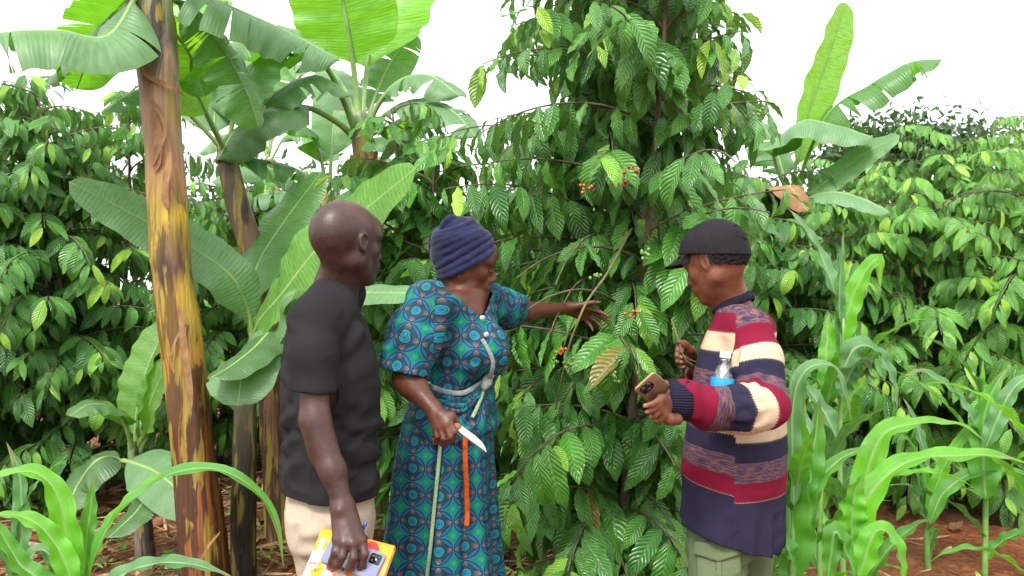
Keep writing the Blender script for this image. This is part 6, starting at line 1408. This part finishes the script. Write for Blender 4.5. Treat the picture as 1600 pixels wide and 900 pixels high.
# water bottle tucked under the forearm
n = N('clear bottle plastic'); g_ = n.node('ShaderNodeBsdfGlass'); g_.inputs['IOR'].default_value = 1.2; g_.inputs['Roughness'].default_value = .03; g_.inputs['Color'].default_value = (.93, .96, 1, 1)
n.t.links.new(n.bump(n.noise(n.coord(), 60, 2), .25, .006), g_.inputs['Normal']); gl = n.node('ShaderNodeBsdfGlossy'); gl.inputs['Roughness'].default_value = .18; n.t.links.new(n.bump(n.noise(n.coord(), 45, 3), .9, .012), gl.inputs['Normal']); tr = n.node('ShaderNodeBsdfTransparent')
a_ = n.node('ShaderNodeMixShader'); a_.inputs[0].default_value = .72; n.t.links.new(g_.outputs[0], a_.inputs[1]); n.t.links.new(tr.outputs[0], a_.inputs[2])
b_ = n.node('ShaderNodeMixShader'); b_.inputs[0].default_value = .22; n.t.links.new(a_.outputs[0], b_.inputs[1]); n.t.links.new(gl.outputs[0], b_.inputs[2]); M_PET_B = n.done(b_.outputs[0])
M_CAPW = plain('white bottle cap', (.75, .78, .82), .4, .5); M_LBL = plain('blue bottle label', (.01, .24, .46), .4, .5, .25, 14)
bt, bb = P(1134, 549, 2.395), P(1121, 672, 2.385); ax_ = bb - bt; Lb = np.linalg.norm(ax_)
bot = thing('water_bottle', 'half litre water bottle with white cap and blue label tucked under the sweater sleeve', 'bottle', bb)
prof = [(.07, .0125), (.10, .0130), (.115, .0155), (.125, .0135), (.18, .0175), (.25, .0245), (.33, .0305), (.40, .0325), (.43, .0310), (.46, .0325), (.68, .0325), (.71, .0305), (.74, .0325), (.78, .031), (.82, .0325), (.86, .031), (.90, .0325), (.97, .031), (1.0, .025)]
tv, tf, tu = tube([bt + ax_ * t for t, r in prof], [r for t, r in prof], 28, up=(0, 1, 0)); obj('bottle_body', tv, tf, M_PET_B, bot, uv=tu)
tv, tf, tu = tube([bt + ax_ * t for t in (0, .008, .078, .085)], (.0135, .0152, .0155, .0150), 28, up=(0, 1, 0)); obj('bottle_cap', tv, tf, M_CAPW, bot, uv=tu)
tv, tf, tu = tube([bt + ax_ * t for t in (.335, .345, .62, .63)], (.0330, .0334, .0334, .0330), 28, cap=False, up=(0, 1, 0)); obj('label', tv, tf, M_LBL, bot, uv=tu)
# twig in the raised hand, branch the woman holds
C = spline([P(1050, 500, 2.70), P(1058, 525, 2.672), P(1063, 541, 2.656), P(1070, 560, 2.650), P(1084, 572, 2.66)], 24); tv, tf, tu = tube(C, np.linspace(.0022, .0028, 24), 6)
tw_ = thing('twig', 'thin bare twig pinched between thumb and fingers', 'twig', C[-1]); obj('stem', tv, tf, M_TWIG, tw_); C2 = spline([P(1068, 555, 2.652), P(1078, 562, 2.648), P(1096, 568, 2.66)], 8); tv, tf, tu = tube(C2, .0015, 5); obj('side_shoot', tv, tf, M_TWIG, tw_)
# fruiting branch of the middle tree in front of the reaching hand, cherries
C = spline([P(985, 360, 3.45), P(950, 425, 3.28), P(918, 470, 3.20), P(900, 510, 3.18), P(888, 545, 3.20), P(876, 600, 3.28), P(868, 640, 3.36)], 40); tv, tf, tu = tube(C, np.linspace(.006, .003, 40), 8)
obj('branch', tv, tf, M_TWIG, main_tree)
M_CH = {k: plain('coffee cherry ' + k, c_, .25, .6, .25, 60) for k, c_ in dict(red=(.30, .012, .012), orange=(.42, .10, .012), green=(.11, .22, .03)).items()}
def cherries(c, nq, col, rad, seed, spread=.022):
    rs = np.random.RandomState(seed); mb = MB(); u = np.linspace(0, np.pi, 7); v = np.linspace(0, 2 * np.pi, 10, endpoint=False)
    for q in range(nq):
        p = c + rs.normal(0, spread, 3) * (1, .7, .8); r = rad * rs.uniform(.85, 1.1); V = np.array([p + r * V3(math.sin(a) * math.cos(b), math.sin(a) * math.sin(b), 1.1 * math.cos(a)) for a in u for b in v])
        mb.add(V, [[i * 10 + j, (i + 1) * 10 + j, (i + 1) * 10 + (j + 1) % 10, i * 10 + (j + 1) % 10] for i in range(6) for j in range(10)])
    mb.build('cherry_cluster', M_CH[col], main_tree)
for px, py, d, nq, col, sd in ((987, 267, 2.98, 5, 'red', 1), (912, 292, 3.1, 6, 'orange', 2), (968, 286, 3.1, 5, 'red', 3), (876, 548, 3.10, 6, 'orange', 4), (866, 560, 3.12, 6, 'green', 5), (888, 570, 3.15, 7, 'green', 6), (930, 430, 3.2, 6, 'green', 7), (985, 486, 3.1, 5, 'orange', 8), (1004, 398, 2.95, 8, 'green', 9), (960, 590, 3.0, 7, 'green', 10), (850, 190, 3.1, 6, 'green', 11), (1185, 176, 3.2, 7, 'green', 12)):
    cherries(P(px, py, d), nq, col, .0062, sd, .012)
# stakes and the fallen cane
M_STK = m_bark('split bamboo', (.16, .10, .05), (.42, .28, .14), 12); M_CANE = plain('yellow cane', (.30, .20, .03), .55, .3, .2, 14)
def stake(label, x, y, h, r, lean, mat=M_STK, name='stake'):
    C = spline([(x, y, -.05), (x + lean * .5, y, h * .5), (x + lean, y, h)], 14); V, F, uv = lump_tube(C, np.full(14, r), 12, .08, x * 10)
    tag(obj(name, V, F, mat, None, uv=uv, origin=(x, y, 0)), label, 'stake')
stake('pale split stake standing left of the cap wearer behind the leaves', (1058 - 800) / FPX * 4.6, 4.6, 1.55, .022, .01); stake('thin brown stake right beside the pale split stake', (1072 - 800) / FPX * 4.7, 4.7, 1.5, .016, -.02, M_WOOD); stake('short yellow stake low behind the striped sweater', (1044 - 800) / FPX * 4.2, 4.2, .72, .030, .02, M_CANE)
C = spline([G(545, 806) + V3(0, 0, .05), G(590, 794) + V3(0, 0, .06), G(640, 780) + V3(0, 0, .07)], 14); V, F, uv = lump_tube(C, np.full(14, .022), 12, .05, 3)
tag(obj('cane', V, F, M_CANE, None, uv=uv, origin=C[0]), 'yellow cane lying on the litter between the man and the woman', 'cane')
